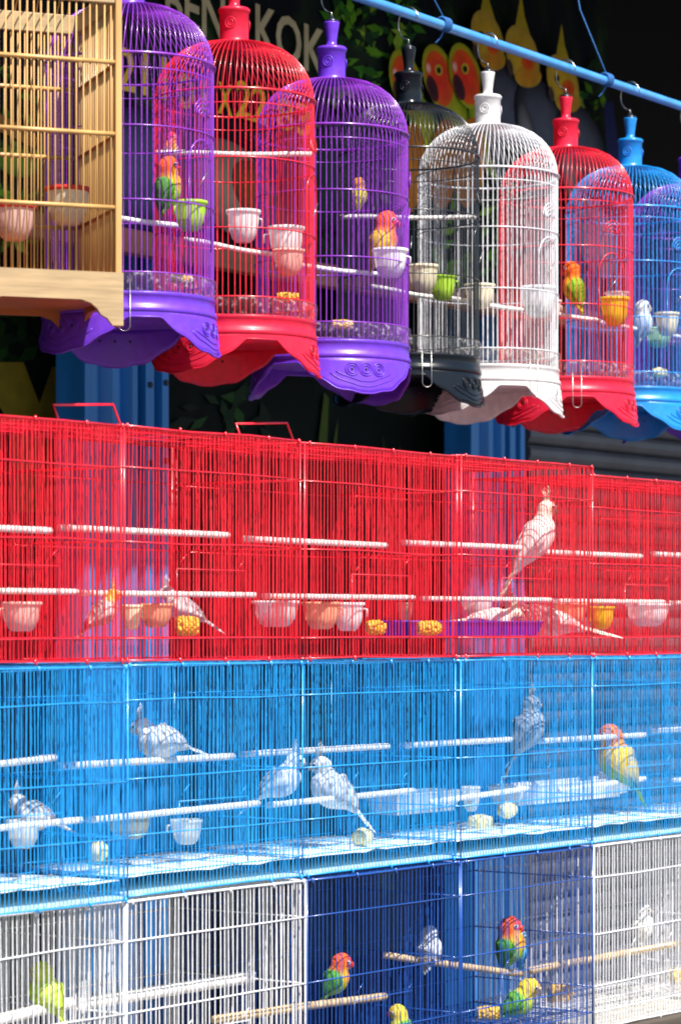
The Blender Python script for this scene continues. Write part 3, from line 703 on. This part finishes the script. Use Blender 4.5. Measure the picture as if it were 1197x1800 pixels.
# ------------------------------------------------------------------ feeding cups
def cup(px, py, wpx, hpx, Y, c, label, rim=None, group='feeding cups'):
    s = Y/FPX; Rw, h = wpx*s/2, hpx*s; p = at(px, py+hpx/2, Y)
    root = empty('feeding_cup', p, random.uniform(0, 6)); tag(root, label, 'cup', group)
    prof = [(.001, .0), (Rw*.45, .0), (Rw*.66, h*.10), (Rw*.84, h*.34), (Rw*.93, h*.62), (Rw*.97, h*.97), (Rw*1.05, h), (Rw*1.05, h*.95), (Rw, h*.90), (Rw*.90, h*.60), (Rw*.80, h*.36), (Rw*.6, h*.13), (.001, h*.06)]
    MB().lathe(prof[:6], 22).build('bowl', CUP[c], root)
    MB().lathe([(Rw*.97, h*.96), (Rw*1.06, h), (Rw*1.06, h*.9), (Rw*.965, h*.88)], 22).build('rim', CUP[rim or c], root)
    MB().lathe([(.001, h*.42), (Rw*.82, h*.36)], 18).build('seed', M_seed, root)
    MB().tube([(Rw*.9, 0, h*.8), (Rw*1.25, 0, h*.75), (Rw*1.25, 0, h*.5)], .0022, 6).build('clip', CUP[c], root)
    return root
M_seed = mat('seed_mix', (.50, .36, .16), .9, .5, 160, bump=.8)
def ry(px, dy): return RCY[px]+dy
cup(120, 363, 76, 66, 5.32, 'cream', 'cream cup with red rim in the bamboo cage, the right one', 'red')
cup(26, 392, 74, 62, 5.25, 'pink', 'pinkish cup with red rim in the bamboo cage, at left', 'red')
cup(335, 380, 58, 52, ry(228, -.06), 'lime', 'lime green cup below the lovebird in the purple cage')
cup(428, 398, 58, 56, ry(412, -.12), 'white', 'upper left white cup in the bright red round cage')
cup(503, 428, 62, 58, ry(412, .06), 'white', 'right white cup in the bright red round cage, above a pink one')
cup(508, 462, 54, 46, ry(412, .02), 'pink', 'pink cup low in the bright red round cage')
cup(686, 463, 60, 50, ry(583, -.05), 'white', 'white cup in front of the orange and yellow lovebird')
cup(744, 490, 52, 48, ry(718, -.10), 'cream', 'cream cup at the left in the black round cage')
cup(778, 506, 46, 44, ry(718, -.04), 'lime', 'lime green cup in the black round cage')
cup(843, 521, 52, 42, ry(857, -.10), 'cream', 'cream cup at the left in the white round cage')
cup(946, 531, 62, 54, ry(857, .02), 'white', 'white cup at the right in the white round cage')
cup(966, 546, 40, 36, ry(857, .07), 'pink', 'small pinkish cup behind the white cup in the white cage')
cup(1080, 548, 50, 50, ry(994, -.03), 'yellow', 'yellow cup right of the green lovebird in the red cage')
cup(1084, 526, 42, 24, ry(994, .05), 'clear', 'clear cup behind the yellow cup in the red round cage')
cup(1172, 570, 42, 40, ry(1107, -.04), 'cream', 'cream cup at the right edge in the blue round cage')
cup(1157, 594, 46, 34, ry(1107, .06), 'green', 'pale green cup low in the blue round cage')
def yb(px, frac): return onp(px, 1000, D0+CD*frac).y
for (px, py, wp, hp, fr_, c, lab) in (
    (38, 1084, 70, 52, .3, 'pink', 'pinkish white cup at the far left of the red cages'),
    (232, 1085, 36, 44, .5, 'cream', 'cream cup right of the grey cockatiel in the red cage'),
    (275, 1082, 58, 42, .45, 'orange', 'orange cup left of the corn in the second red cage'),
    (485, 1079, 82, 46, .3, 'white', 'wide white cup left of the middle of the red cages'),
    (565, 1082, 66, 48, .45, 'orange', 'orange cup in the middle red cage'), (612, 1084, 56, 50, .35, 'white', 'white cup beside the orange cup in the middle red cage'),
    (712, 1080, 26, 42, .5, 'cream', 'narrow cream cup left of the violet dish'),
    (838, 1066, 56, 34, .7, 'white', 'white cup behind the violet dish in the red cage'),
    (1003, 1080, 56, 40, .4, 'orange', 'orange cup behind the white cockatiel tail in the red cage'),
    (1056, 1086, 46, 40, .3, 'yellow', 'yellow cup in the fifth red cage'), (1138, 1081, 76, 40, .35, 'white', 'white cup in the red cage at right edge'),
    (42, 1466, 58, 50, .5, 'clear', 'clear cup below the grey bird in the left blue cage'), (228, 1454, 76, 40, .5, 'grey', 'grey cup behind the second blue cage front corner'),
    (328, 1462, 56, 44, .4, 'clear', 'clear cup in the second blue cage'),
    (828, 1404, 32, 44, .5, 'clear', 'narrow clear cup left of the corn in the fourth blue cage'), (1082, 1376, 66, 36, .6, 'white', 'white cup behind the sun conure')):
    cup(px, py, wp, hp, yb(px, fr_), c, lab)
def dish(px0, px1, y0, y1, frac, c, label):
    a = onp(px0, y1, D0+CD*frac); b = onp(px1, y1, D0+CD*frac); h = (y1-y0)/FPX*a.y; L = (b-a).length
    zf = min(a.z, b.z); root = empty('food_dish', Vector((a.x, a.y, zf)), ROWANG); tag(root, label, 'dish')
    m = MB(); dp = .09; q = .012
    out = [(q, q), (L-q, q), (L-q, dp-q), (q, dp-q)]; top = [(0, 0), (L, 0), (L, dp), (0, dp)]; it = [(.004, .004), (L-.004, .004), (L-.004, dp-.004), (.004, dp-.004)]; ib = [(q+.003, q+.003), (L-q-.003, q+.003), (L-q-.003, dp-q-.003), (q+.003, dp-q-.003)]
    m.v = [Vector((x, y, 0)) for x, y in out]+[Vector((x, y, h)) for x, y in top]+[Vector((x, y, h)) for x, y in it]+[Vector((x, y, .004)) for x, y in ib]
    m.f = [(3, 2, 1, 0), (12, 13, 14, 15)]+[(r*4+i, r*4+(i+1) % 4, r*4+4+(i+1) % 4, r*4+4+i) for r in range(3) for i in range(4)]
    m.build('tray_body', CUP[c], root, smooth=False)
    MB().tube([(0, 0, h), (L, 0, h), (L, dp, h), (0, dp, h)], .0022, 6, closed=True).build('lip', CUP[c], root)
dish(722, 955, 1092, 1117, .28, 'violetblue', 'violet blue feeding dish in the red cages')
dish(700, 812, 1388, 1424, .62, 'clear', 'clear oblong dish in the middle of the blue cages')
dish(915, 1100, 1366, 1400, .55, 'white', 'white oblong dish left of the sun conure')

# ------------------------------------------------------------------ corn pieces
def corn(px, py, wpx, hpx, Y, label, pale=False, rot=0):
    s = Y/FPX; p = at(px, py+hpx/2, Y); rng = random.Random(int(px))
    root = empty('corn_piece', p, R(rot)); tag(root, label, 'corn', 'pieces of corn cob')
    L, r = wpx*s/2, hpx*s/2; m = MB(); k = 8; nr = 11
    MB().lathe([(.001, -L*.98), (r*.75, -L*.95), (r*.82, 0), (r*.75, L*.95), (.001, L*.98)], 12).build('cob', M_cornpale, root, loc=(0, 0, r)).rotation_euler = (0, PI/2, 0)
    if pale: m.blob((0, 0, r), L*1.02, r, r, 14, 9, jit=.05)
    for a in range(0 if not pale else k, k):
        x = -L+2*L*(a+.5)/k; rr = r*(1-.25*abs(2*(a+.5)/k-1)**3)
        for b in range(nr):
            if rng.random() < .12: continue
            q = 2*PI*(b+.5*(a % 2))/nr
            m.blob((x, rr*.86*math.cos(q), r+rr*.86*math.sin(q)), L/k*1.4, rr*.40, rr*.40, 7, 5)
    m.build('kernels', M_cornpale if pale else M_corn, root, kind='stuff')
for (px, py, wp, hp, fr_, lab, pl, rt) in ((329, 1100, 40, 30, .2, 'orange corn piece in the second red cage', 0, 10), (660, 1103, 34, 22, .35, 'small corn piece in the middle red cage', 0, 30), (754, 1104, 42, 22, .2, 'corn piece leaning on the violet dish', 0, 20),
    (972, 1095, 40, 28, .45, 'yellow corn piece behind the white cockatiel tail', 0, 40), (637, 1471, 40, 32, .25, 'pale corn piece under the mottled cockatiel', 1, 60), (844, 1444, 42, 26, .3, 'pale corn piece lying in front in the fourth blue cage', 1, -15),
    (891, 1424, 34, 30, .5, 'pale corn piece below the slate grey cockatiel', 1, 50), (174, 1496, 36, 36, .35, 'pale corn piece in the left blue cage', 1, 80),
    (982, 1746, 46, 30, .5, 'corn piece right of the yellow headed lovebird', 0, 30), (858, 1781, 40, 22, .4, 'corn piece at the tail of the yellow headed lovebird', 0, 0), (1184, 1722, 44, 34, .4, 'corn piece in the white cage at right', 0, 40)):
    corn(px, py, wp, hp, yb(px, fr_), lab, pl, rt)
corn(602, 570, 36, 14, ry(583, -.03), 'corn in the base of the purple cage left of the black one', 0, 10)
corn(506, 522, 38, 14, ry(412, .02), 'corn in the base of the bright red round cage', 0, 5)
corn(318, 490, 40, 14, ry(228, .0), 'corn in the base of the purple cage by the bamboo cage', 0, 5)
corn(1158, 655, 26, 18, ry(1107, -.02), 'pale corn in the base of the blue round cage', 1, 25)

# ------------------------------------------------------------------ birds
SPEC = {
 'cockatiel': dict(pts=[(.05, 0, .060), (.125, .004, .057), (.22, .022, .078), (.34, .026, .083), (.46, .010, .066), (.56, 0, .042), (.64, 0, .022), (.70, 0, .008)], face=.058, fr=.026, wing=(.17, .70), tail=(.54, 1.0, .017), crest=True, eye=.009, beak=.020, leg=.40),
 'lovebird': dict(pts=[(.115, 0, .135), (.25, .005, .128), (.39, .03, .165), (.54, .03, .160), (.68, .01, .115), (.78, 0, .070), (.86, 0, .03), (.90, 0, .01)], face=.105, fr=.07, wing=(.29, .90), tail=(.70, 1.0, .05), crest=False, eye=.017, beak=.062, leg=.62),
 'budgie': dict(pts=[(.08, 0, .085), (.17, .004, .084), (.28, .022, .108), (.41, .024, .108), (.54, .008, .078), (.63, 0, .048), (.70, 0, .025), (.76, 0, .01)], face=.066, fr=.045, wing=(.22, .76), tail=(.58, 1.0, .026), crest=False, eye=.011, beak=.03, leg=.5),
}
def lerp3(a, b, t): return tuple(x+(y-x)*t for x, y in zip(a, b))
def smst(a, b, x): t = min(1, max(0, (x-a)/(b-a))); return t*t*(3-2*t)
def catmull(P_, n):
    out = []
    m = len(P_)
    for i in range(m-1):
        p0, p1, p2, p3 = P_[max(i-1, 0)], P_[i], P_[i+1], P_[min(i+2, m-1)]
        for k in range(n):
            t = k/n
            out.append(tuple(.5*((2*b)+(-a+c)*t+(2*a-5*b+4*c-d)*t*t+(-a+3*b-3*c+d)*t**3) for a, b, c, d in zip(p0, p1, p2, p3)))
    out.append(P_[-1]); return out
def bird(name, label, sp, head, tail, f, Y, cols, yaw=0, group=None, beak=None, fat=1.0, facedown=.25, legs=True, cat='bird', g=1.0):
    """head = crown centre and tail = tail tip, in sight-line units at depth Y; f = which way it looks"""
    S = dict(SPEC[sp]); s = Y/FPX
    S['pts'] = [(a, b*g, c*g) for a, b, c in S['pts']]
    for k_ in ('face', 'fr', 'eye', 'beak'): S[k_] = S[k_]*g
    S['tail'] = S['tail'][:2]+(S['tail'][2]*g**.6,)
    hx, hz_ = head; tx, tz = tail
    Hc = Vector(((hx-CX)*s, (HY-hz_)*s)); Tc = Vector(((tx-CX)*s, (HY-tz)*s)); ax = Tc-Hc; L = ax.length/(1-.05); ax.normalize()
    bd = Vector((-ax.y, ax.x))
    if bd.x*f < 0 if abs(bd.x) > .15 else bd.y > 0: bd = -bd
    s0 = S['pts'][0][0]
    feet = Hc+ax*L*(S['leg']-s0)+bd*L*.09*g
    root = empty(name, Vector((feet.x, Y, CZ+feet.y)), R(yaw)); tag(root, label, cat, group)
    O = feet
    P3 = lambda q, lat=0: Vector((q[0]-O.x, -lat, q[1]-O.y))
    fd = Vector((f*math.cos(facedown), -math.sin(facedown))) if f else (Vector((0, -1))*.3)
    face = Hc+fd*L*S['face']
    raw = [(face.x, face.y, L*S['fr'], -.06)]
    for (q, off, r) in S['pts']:
        c = Hc+ax*L*(q-s0)+bd*L*off*fat; raw.append((c.x, c.y, L*r*(fat if q > .2 else 1), q))
    ring = catmull(raw, 6); nseg = 16; m = MB(); frames = []
    for i, (x, z, r, q) in enumerate(ring):
        c = Vector((x, z)); a = ring[max(0, i-1)]; b = ring[min(len(ring)-1, i+1)]
        tg = Vector((b[0]-a[0], b[1]-a[1])); tg = tg.normalized() if tg.length > 1e-9 else ax
        nr = Vector((-tg.y, tg.x))
        if i < 7: pass
        frames.append((c, nr, max(r, L*.004), q, tg))
    sgn = 1 if frames[len(frames)//2][1].dot(bd) > 0 else -1            # +nr is the belly side
    rj = random.Random(int(hx*3+tz))
    for i, (c, nr, r, q, tg) in enumerate(frames):
        nr = nr*sgn
        for j in range(nseg):
            th = 2*PI*j/nseg; v = math.cos(th); lat = math.sin(th)
            p = c+nr*(r*v); m.v.append(P3(p, r*.92*lat))
            back, chest = cols['back'], cols['chest']
            cb = lerp3(back, chest, smst(-.35, .3, v))
            if q > .55: cb = lerp3(cb, cols.get('rump', back), smst(.55, .7, q)*.8)
            ch = cols['head']
            hq = S['pts'][1][0]
            k = smst(hq*.75, hq*1.6+.02, q); cc = lerp3(ch, cb, k)
            if 'bib' in cols: cc = lerp3(cc, cols['bib'], smst(-.1, .5, v)*(1-smst(S['pts'][2][0]*.9, S['pts'][2][0]*1.45, q))*smst(0, hq*.6, q))
            if q < s0*.9: cc = lerp3(cols.get('face', ch), cc, smst(-.05, s0*.9, q))
            if 'cheek' in cols and abs(q-s0*.75) < s0*.75 and abs(lat) > .78 and v > -.35: cc = cols['cheek']
            if 'bars' in cols and v < .1 and rj.random() < .35: cc = lerp3(cc, cols['bars'], .7)
            n_ = 1+rj.uniform(-.08, .08); m.c.append(tuple(min(.95, max(.002, x*n_)) for x in cc))
    nr_ = len(frames)
    for i in range(nr_-1):
        for j in range(nseg):
            m.f.append((i*nseg+j, i*nseg+(j+1) % nseg, (i+1)*nseg+(j+1) % nseg, (i+1)*nseg+j))
    m.f.append(tuple(reversed(range(nseg)))); m.f.append(tuple((nr_-1)*nseg+j for j in range(nseg)))
    body = m.build('body', M_feather, root); ss = body.modifiers.new('s', 'SUBSURF'); ss.levels = 1; ss.render_levels = 1
    # wings: shells lying on the flanks
    w0, w1 = S['wing']
    for sd_ in (-1, 1):
        wm = MB(); idx = [i for i, fr_ in enumerate(frames) if w0 <= fr_[3] <= w1]; nw = 7
        for n_, i in enumerate(idx):
            c, nr, r, q, tg = frames[i]; nr = nr*sgn; u = n_/(len(idx)-1)
            rr = max(r, L*.03*(1-u)+L*.012)
            lo = PI*(.98-.04*u); hi = PI*(.40+.30*u*u+.25*(1-min(1, u*5)))
            for k in range(nw):
                th = lo+(hi-lo)*k/(nw-1); lift = L*(.010*math.sin(PI*min(1, .15+u*.9))+.004*(1-abs(2*k/(nw-1)-1)))
                p = c+nr*((rr+lift)*math.cos(th)); wm.v.append(P3(p, sd_*(rr*.95+lift)*math.sin(th)))
                cw = lerp3(cols['wing'], cols.get('wingtip', cols['wing']), smst(.45, .85, u+.15*(k/(nw-1)-.5)))
                if 'wingbar' in cols and k >= nw-3 and u < .75: cw = cols['wingbar']
                if k % 2 and u > .3: cw = tuple(x*.72 for x in cw)
                if 'bars' in cols and rj.random() < .3: cw = lerp3(cw, cols['bars'], .75)
                n2 = 1+rj.uniform(-.12, .12); wm.c.append(tuple(min(.95, max(.002, x*n2)) for x in cw))
        for n_ in range(len(idx)-1):
            for k in range(nw-1): wm.f.append((n_*nw+k, n_*nw+k+1, (n_+1)*nw+k+1, (n_+1)*nw+k))
        wo = wm.build('wing', M_feather, root); so_ = wo.modifiers.new('t', 'SOLIDIFY'); so_.thickness = L*.008; so_.offset = 0
    # tail feathers
    t0_, t1_, tw = S['tail']
    for k in range(-2, 3):
        tmb = MB(); ln = (t1_-.0)-.05*abs(k); a0 = Hc+ax*L*(t0_-s0)-bd*L*.01; a1 = Hc+ax*L*(ln-s0)-bd*L*.012
        lat0, lat1 = k*L*tw*.35, k*L*tw*.75; wv = L*tw
        for u, ww in ((0, .6), (.35, 1), (.75, .9), (.93, .5), (1, .08)):
            c = a0.lerp(a1, u); lt = lat0+(lat1-lat0)*u; hgt = -bd*L*.006*(2-abs(k))
            tmb.v += [P3(c+hgt-bd*wv*ww*.35, lt-wv*ww*.5), P3(c+hgt+bd*wv*ww*.35, lt+wv*ww*.5)]
            cc = lerp3(cols.get('rump', cols['back']), cols['tail'], smst(.0, .4, u)); cc = tuple(x*(1-.12*abs(k)) for x in cc); tmb.c += [cc, cc]
        tmb.f = [(2*i, 2*i+2, 2*i+3, 2*i+1) for i in range(4)]
        to = tmb.build('tail_feather', M_feather, root); so_ = to.modifiers.new('t', 'SOLIDIFY'); so_.thickness = L*.004; so_.offset = 0
    # beak, eyes
    bk = L*S['beak']; bm = MB(); b0 = Hc+fd*L*(S['face']*.95); up = Vector((-fd.y, fd.x)) if f >= 0 else Vector((fd.y, -fd.x))
    if up.y < 0: up = -up
    bp = [b0+up*bk*.25-fd*bk*.3, b0+fd*bk*.55+up*bk*.18, b0+fd*bk*.8-up*bk*.25, b0+fd*bk*.62-up*bk*.8]
    bm.tube([P3(p) for p in bp], [bk*.55, bk*.48, bk*.33, bk*.06], 9)
    bm.tube([P3(p) for p in (b0-up*bk*.45-fd*bk*.2, b0+fd*bk*.35-up*bk*.55)], [bk*.4, bk*.16], 7)
    bm.build('beak', beak or M_beak, root)
    ep = Hc+fd*L*S['face']*.42+up*L*S['face']*.18; hr = L*S['pts'][0][2]
    for sd_ in (-1, 1):
        e = MB(); c = P3(ep, sd_*hr*.84); er = L*S['eye']; e.blob(c, er, er, er, 10, 7); eo = e.build('eye', M_eye, root)
        rg = MB(); rg.tube([c+Vector((math.cos(2*PI*k/14)*er*1.15, 0, math.sin(2*PI*k/14)*er*1.15)) for k in range(14)], er*.26, 5, closed=True); rg.build('eye_ring', M_eyering, eo)
    if S['crest']:
        for k in range(5):
            cm = MB(); top = Hc+up*hr*.85+fd*L*(.018-.016*k); bk_ = (-fd).normalized()
            ln = L*(.115-.014*k)*g**.7; q1 = top+up*ln*.5+bk_*ln*.12; q2 = top+up*ln*.95+bk_*ln*.5
            w_ = L*.0065*g**.5; lt = (k-2)*L*.002
            for q, ww in ((top-up*L*.012, 1), (q1, .8), (q2, .06)): cm.v += [P3(q-bk_*w_*ww, lt-w_*ww*.3), P3(q+bk_*w_*ww, lt+w_*ww*.3)]
            cm.c = [cols.get('crest', cols['head'])]*6; cm.f = [(0, 2, 3, 1), (2, 4, 5, 3)]
            c_ = cm.build('crest_feather', M_feather, root); so_ = c_.modifiers.new('t', 'SOLIDIFY'); so_.thickness = L*.004
    if legs:
        for sd_ in (-1, 1):
            g = MB(); a = Vector((0, sd_*L*.035, 0)); bdir = P3(O-bd*L*.05)
            g.tube([Vector((bdir.x, a.y, bdir.z)), a, a+Vector((0, 0, -L*.02))], L*.011, 6)
            for (dx, dy) in ((.035, .012), (.035, -.012), (-.03, .01), (-.03, -.01)):
                g.tube([a+Vector((0, 0, -L*.018)), a+Vector((dx*L*.7, dy*L, -L*.014)), a+Vector((dx*L, dy*L, -L*.032))], L*.007, 5)
            g.build('foot', M_foot, root)
    return root
W_ = (.80, .79, .78); CREAM = (.78, .72, .50); YEL = (.80, .62, .06); GRY = (.34, .34, .36); DGR = (.16, .16, .18); ORG = (.80, .22, .02)
lutino = dict(head=(.82, .79, .68), face=(.82, .77, .6), cheek=(.80, .58, .40), back=W_, chest=W_, wing=(.80, .78, .76), tail=(.80, .76, .64), crest=(.82, .79, .62))
whitec = dict(head=W_, back=(.74, .75, .76), chest=W_, wing=(.66, .67, .70), wingtip=(.50, .52, .56), tail=(.62, .64, .68), crest=W_)
greyc = dict(head=(.80, .55, .08), face=(.80, .6, .1), cheek=ORG, back=GRY, chest=(.42, .40, .40), wing=GRY, wingbar=(.7, .7, .68), wingtip=DGR, tail=(.30, .30, .32), crest=(.80, .60, .12))
greyw = dict(head=(.55, .55, .57), face=(.66, .66, .66), back=GRY, chest=(.48, .48, .50), wing=(.36, .37, .40), wingtip=DGR, wingbar=(.72, .72, .72), tail=(.42, .43, .46), crest=(.6, .6, .6))
slate = dict(head=(.30, .32, .36), back=(.26, .28, .33), chest=(.33, .34, .38), wing=(.25, .27, .32), wingtip=(.12, .13, .17), tail=(.30, .32, .36), crest=(.35, .37, .4), bars=(.12, .13, .16))
pearl = dict(head=(.62, .63, .65), face=(.7, .7, .68), back=(.60, .61, .64), chest=(.70, .71, .73), wing=(.58, .60, .64), wingtip=(.60, .62, .66), tail=(.66, .68, .70), crest=(.6, .6, .6), bars=(.16, .15, .18))
fischer = dict(head=(.78, .10, .015), face=(.78, .04, .02), bib=(.80, .30, .015), back=(.16, .36, .02), chest=(.28, .48, .03), wing=(.07, .26, .02), wingtip=(.03, .09, .02), tail=(.20, .38, .03), rump=(.16, .36, .05))
fischer2 = dict(head=(.80, .15, .01), face=(.75, .05, .02), bib=(.80, .28, .02), back=(.28, .46, .02), chest=(.45, .55, .03), wing=(.20, .40, .015), wingtip=(.10, .12, .02), tail=(.45, .40, .03), rump=(.3, .42, .03))
lutlove = dict(head=(.80, .10, .03), face=(.8, .03, .05), bib=(.80, .16, .02), back=(.72, .42, .03), chest=(.80, .50, .04), wing=(.62, .38, .03), wingtip=(.42, .34, .04), tail=(.50, .42, .05))
yellove = dict(head=(.78, .30, .02), face=(.75, .2, .02), back=(.78, .68, .02), chest=(.80, .72, .03), wing=(.75, .66, .03), wingtip=(.55, .55, .05), tail=(.6, .55, .05))
yghead = dict(head=(.80, .60, .03), face=(.80, .42, .02), back=(.16, .40, .03), chest=(.35, .52, .03), wing=(.12, .36, .02), wingtip=(.05, .12, .03), tail=(.12, .34, .04))
blulove = dict(head=(.25, .45, .62), back=(.06, .30, .62), chest=(.12, .42, .75), wing=(.04, .25, .58), wingtip=(.02, .06, .2), tail=(.08, .35, .6))
whilove = dict(head=(.72, .73, .75), back=(.60, .62, .66), chest=(.75, .75, .77), wing=(.62, .64, .68), wingtip=(.5, .52, .56), tail=(.66, .68, .7))
budg = dict(head=(.62, .74, .05), face=(.7, .74, .08), back=(.48, .68, .04), chest=(.50, .74, .04), wing=(.46, .62, .05), wingtip=(.40, .55, .08), tail=(.5, .62, .1), bars=(.62, .66, .12))
conure = dict(head=(.80, .20, .012), face=(.70, .07, .02), bib=(.78, .42, .01), back=(.78, .52, .01), chest=(.22, .34, .03), wing=(.78, .54, .01), wingtip=(.012, .13, .15), tail=(.10, .22, .05), rump=(.06, .25, .10))
LB, CK = 'lovebirds', 'cockatiels'
# in the round cages
bird('lovebird', 'green lovebird with red and orange breast in the purple cage by the bamboo cage', 'lovebird', (297, 292), (282, 398), 1, ry(228, -.02), fischer, 18, LB, M_beakred, g=1.28)
bird('lovebird', 'orange and yellow lovebird high in the bright red round cage, seen through the purple cage', 'lovebird', (306, 240), (302, 300), -1, ry(412, .03), lutlove, 60, LB, M_beakred, g=1.28)
bird('lovebird', 'orange breasted yellow lovebird behind the white cup in the purple cage', 'lovebird', (681, 388), (648, 492), 1, ry(583, .0), lutlove, 14, LB, M_beakred, g=1.28)
bird('lovebird', 'small bright yellow lovebird with orange head in the black round cage', 'lovebird', (630, 322), (625, 384), 1, ry(718, .02), yellove, 40, LB, g=1.28)
bird('lovebird', 'green lovebird with orange head sitting in the red round cage', 'lovebird', (1003, 474), (1024, 562), -1, ry(994, -.03), fischer2, -25, LB, M_beakred, fat=.92, g=1.28)
bird('lovebird', 'pale grey blue lovebird in the blue round cage', 'lovebird', (1129, 540), (1118, 618), 1, ry(1107, .04), dict(whilove, back=(.35, .42, .6), chest=(.5, .55, .68), wing=(.32, .4, .6)), 20, LB, g=1.28)
# red row
def bb(name, lab, sp, h, t, f, frac, c, yaw=0, g=CK, bk=None, fat=1.0, fd=.25, dcat='cockatiel', gr=1.5):
    x = (h[0]+t[0])/2; return bird(name, lab, sp, h, t, f, yb(x, frac), c, yaw, g, bk, fat, fd, True, dcat, gr)
bb('cockatiel', 'tall pale cockatiel perched upright in the fourth red cage', 'cockatiel', (962, 893), (872, 1066), 1, .5, lutino, 12, fat=1.25, gr=1.3)
bb('cockatiel', 'grey cockatiel with yellow crest and orange face in the red cage at left', 'cockatiel', (203, 1046), (118, 1136), 1, .4, greyc, 35, fat=1.2, gr=1.6)
bb('cockatiel', 'grey cockatiel with drooping tail behind the corn in the red cage', 'cockatiel', (292, 1042), (398, 1118), -1, .62, greyw, -12, fat=1.15, gr=1.6)
bb('cockatiel', 'white cockatiel lying in the violet dish, left of another', 'cockatiel', (905, 1078), (772, 1098), 1, .55, lutino, 10, fat=1.2, gr=1.4)
bb('cockatiel', 'white cockatiel on the cage floor with its long tail to the right', 'cockatiel', (893, 1069), (1094, 1127), -1, .35, lutino, -14, fat=1.15, gr=1.3)
# blue row
bb('cockatiel', 'white crested cockatiel on the upper perch of the blue cage', 'cockatiel', (246, 1279), (374, 1331), -1, .45, whitec, -16, fat=1.3, gr=2.1)
bb('cockatiel', 'grey winged white cockatiel facing right, tail to lower left, in the blue cages', 'cockatiel', (520, 1338), (418, 1436), 1, .45, dict(greyw, head=W_, back=W_, chest=W_, rump=W_, tail=W_), 14, fat=1.25, gr=1.8)
bb('cockatiel', 'mottled white cockatiel with head down, above a piece of corn', 'cockatiel', (563, 1346), (660, 1466), -1, .3, pearl, -15, fat=1.3, gr=1.9)
bb('cockatiel', 'slate grey cockatiel perched upright in the fourth blue cage', 'cockatiel', (934, 1236), (880, 1384), 1, .5, slate, 15, fat=1.3, gr=1.6)
bb('cockatiel', 'grey cockatiel with its back turned in the left blue cage', 'cockatiel', (24, 1412), (150, 1464), -1, .5, greyw, -30, fat=1.2, gr=1.9)
bb('sun_conure', 'sun conure with orange head, yellow back and blue green wings', 'budgie', (1070, 1292), (1136, 1428), -1, .45, conure, -15, None, WIRE['black'], 1.15, dcat='parrot', gr=1.6)
# bottom row
bb('budgerigar', 'lime green budgerigar in the white cage at lower left', 'budgie', (73, 1708), (126, 1822), -1, .3, budg, -15, None, None, 1.15, dcat='parrot', gr=1.8)
bb('lovebird', 'lovebird with red face and orange breast, left in the navy cage', 'lovebird', (602, 1692), (560, 1768), 1, .3, fischer, 20, LB, M_beakred, dcat='bird')
bb('lovebird', 'white lovebird with its back turned in the navy cage', 'lovebird', (754, 1641), (738, 1718), 1, .45, whilove, 55, LB, fat=1.2, dcat='bird')
bb('lovebird', 'green lovebird with red head leaning on the blue one', 'lovebird', (897, 1628), (882, 1722), 1, .4, fischer, 5, LB, M_beakred, fat=1.05, dcat='bird')
bb('lovebird', 'blue lovebird pressed against the red headed green one', 'lovebird', (918, 1648), (920, 1716), -1, .45, blulove, 60, LB, fat=.8, dcat='bird')
bb('lovebird', 'green lovebird with yellow head bending down in the navy cage', 'lovebird', (932, 1737), (866, 1800), 1, .4, yghead, 10, LB, dcat='bird')
bb('lovebird', 'yellow headed lovebird cut off by the bottom edge of the photo', 'lovebird', (698, 1780), (730, 1850), -1, .35, yghead, -20, LB, M_beakred, dcat='bird')
bb('lovebird', 'white lovebird in the white cage at lower right', 'lovebird', (1128, 1600), (1118, 1676), 1, .5, dict(whilove, back=(.75, .74, .7), wing=(.74, .72, .66)), 15, LB, dcat='bird')
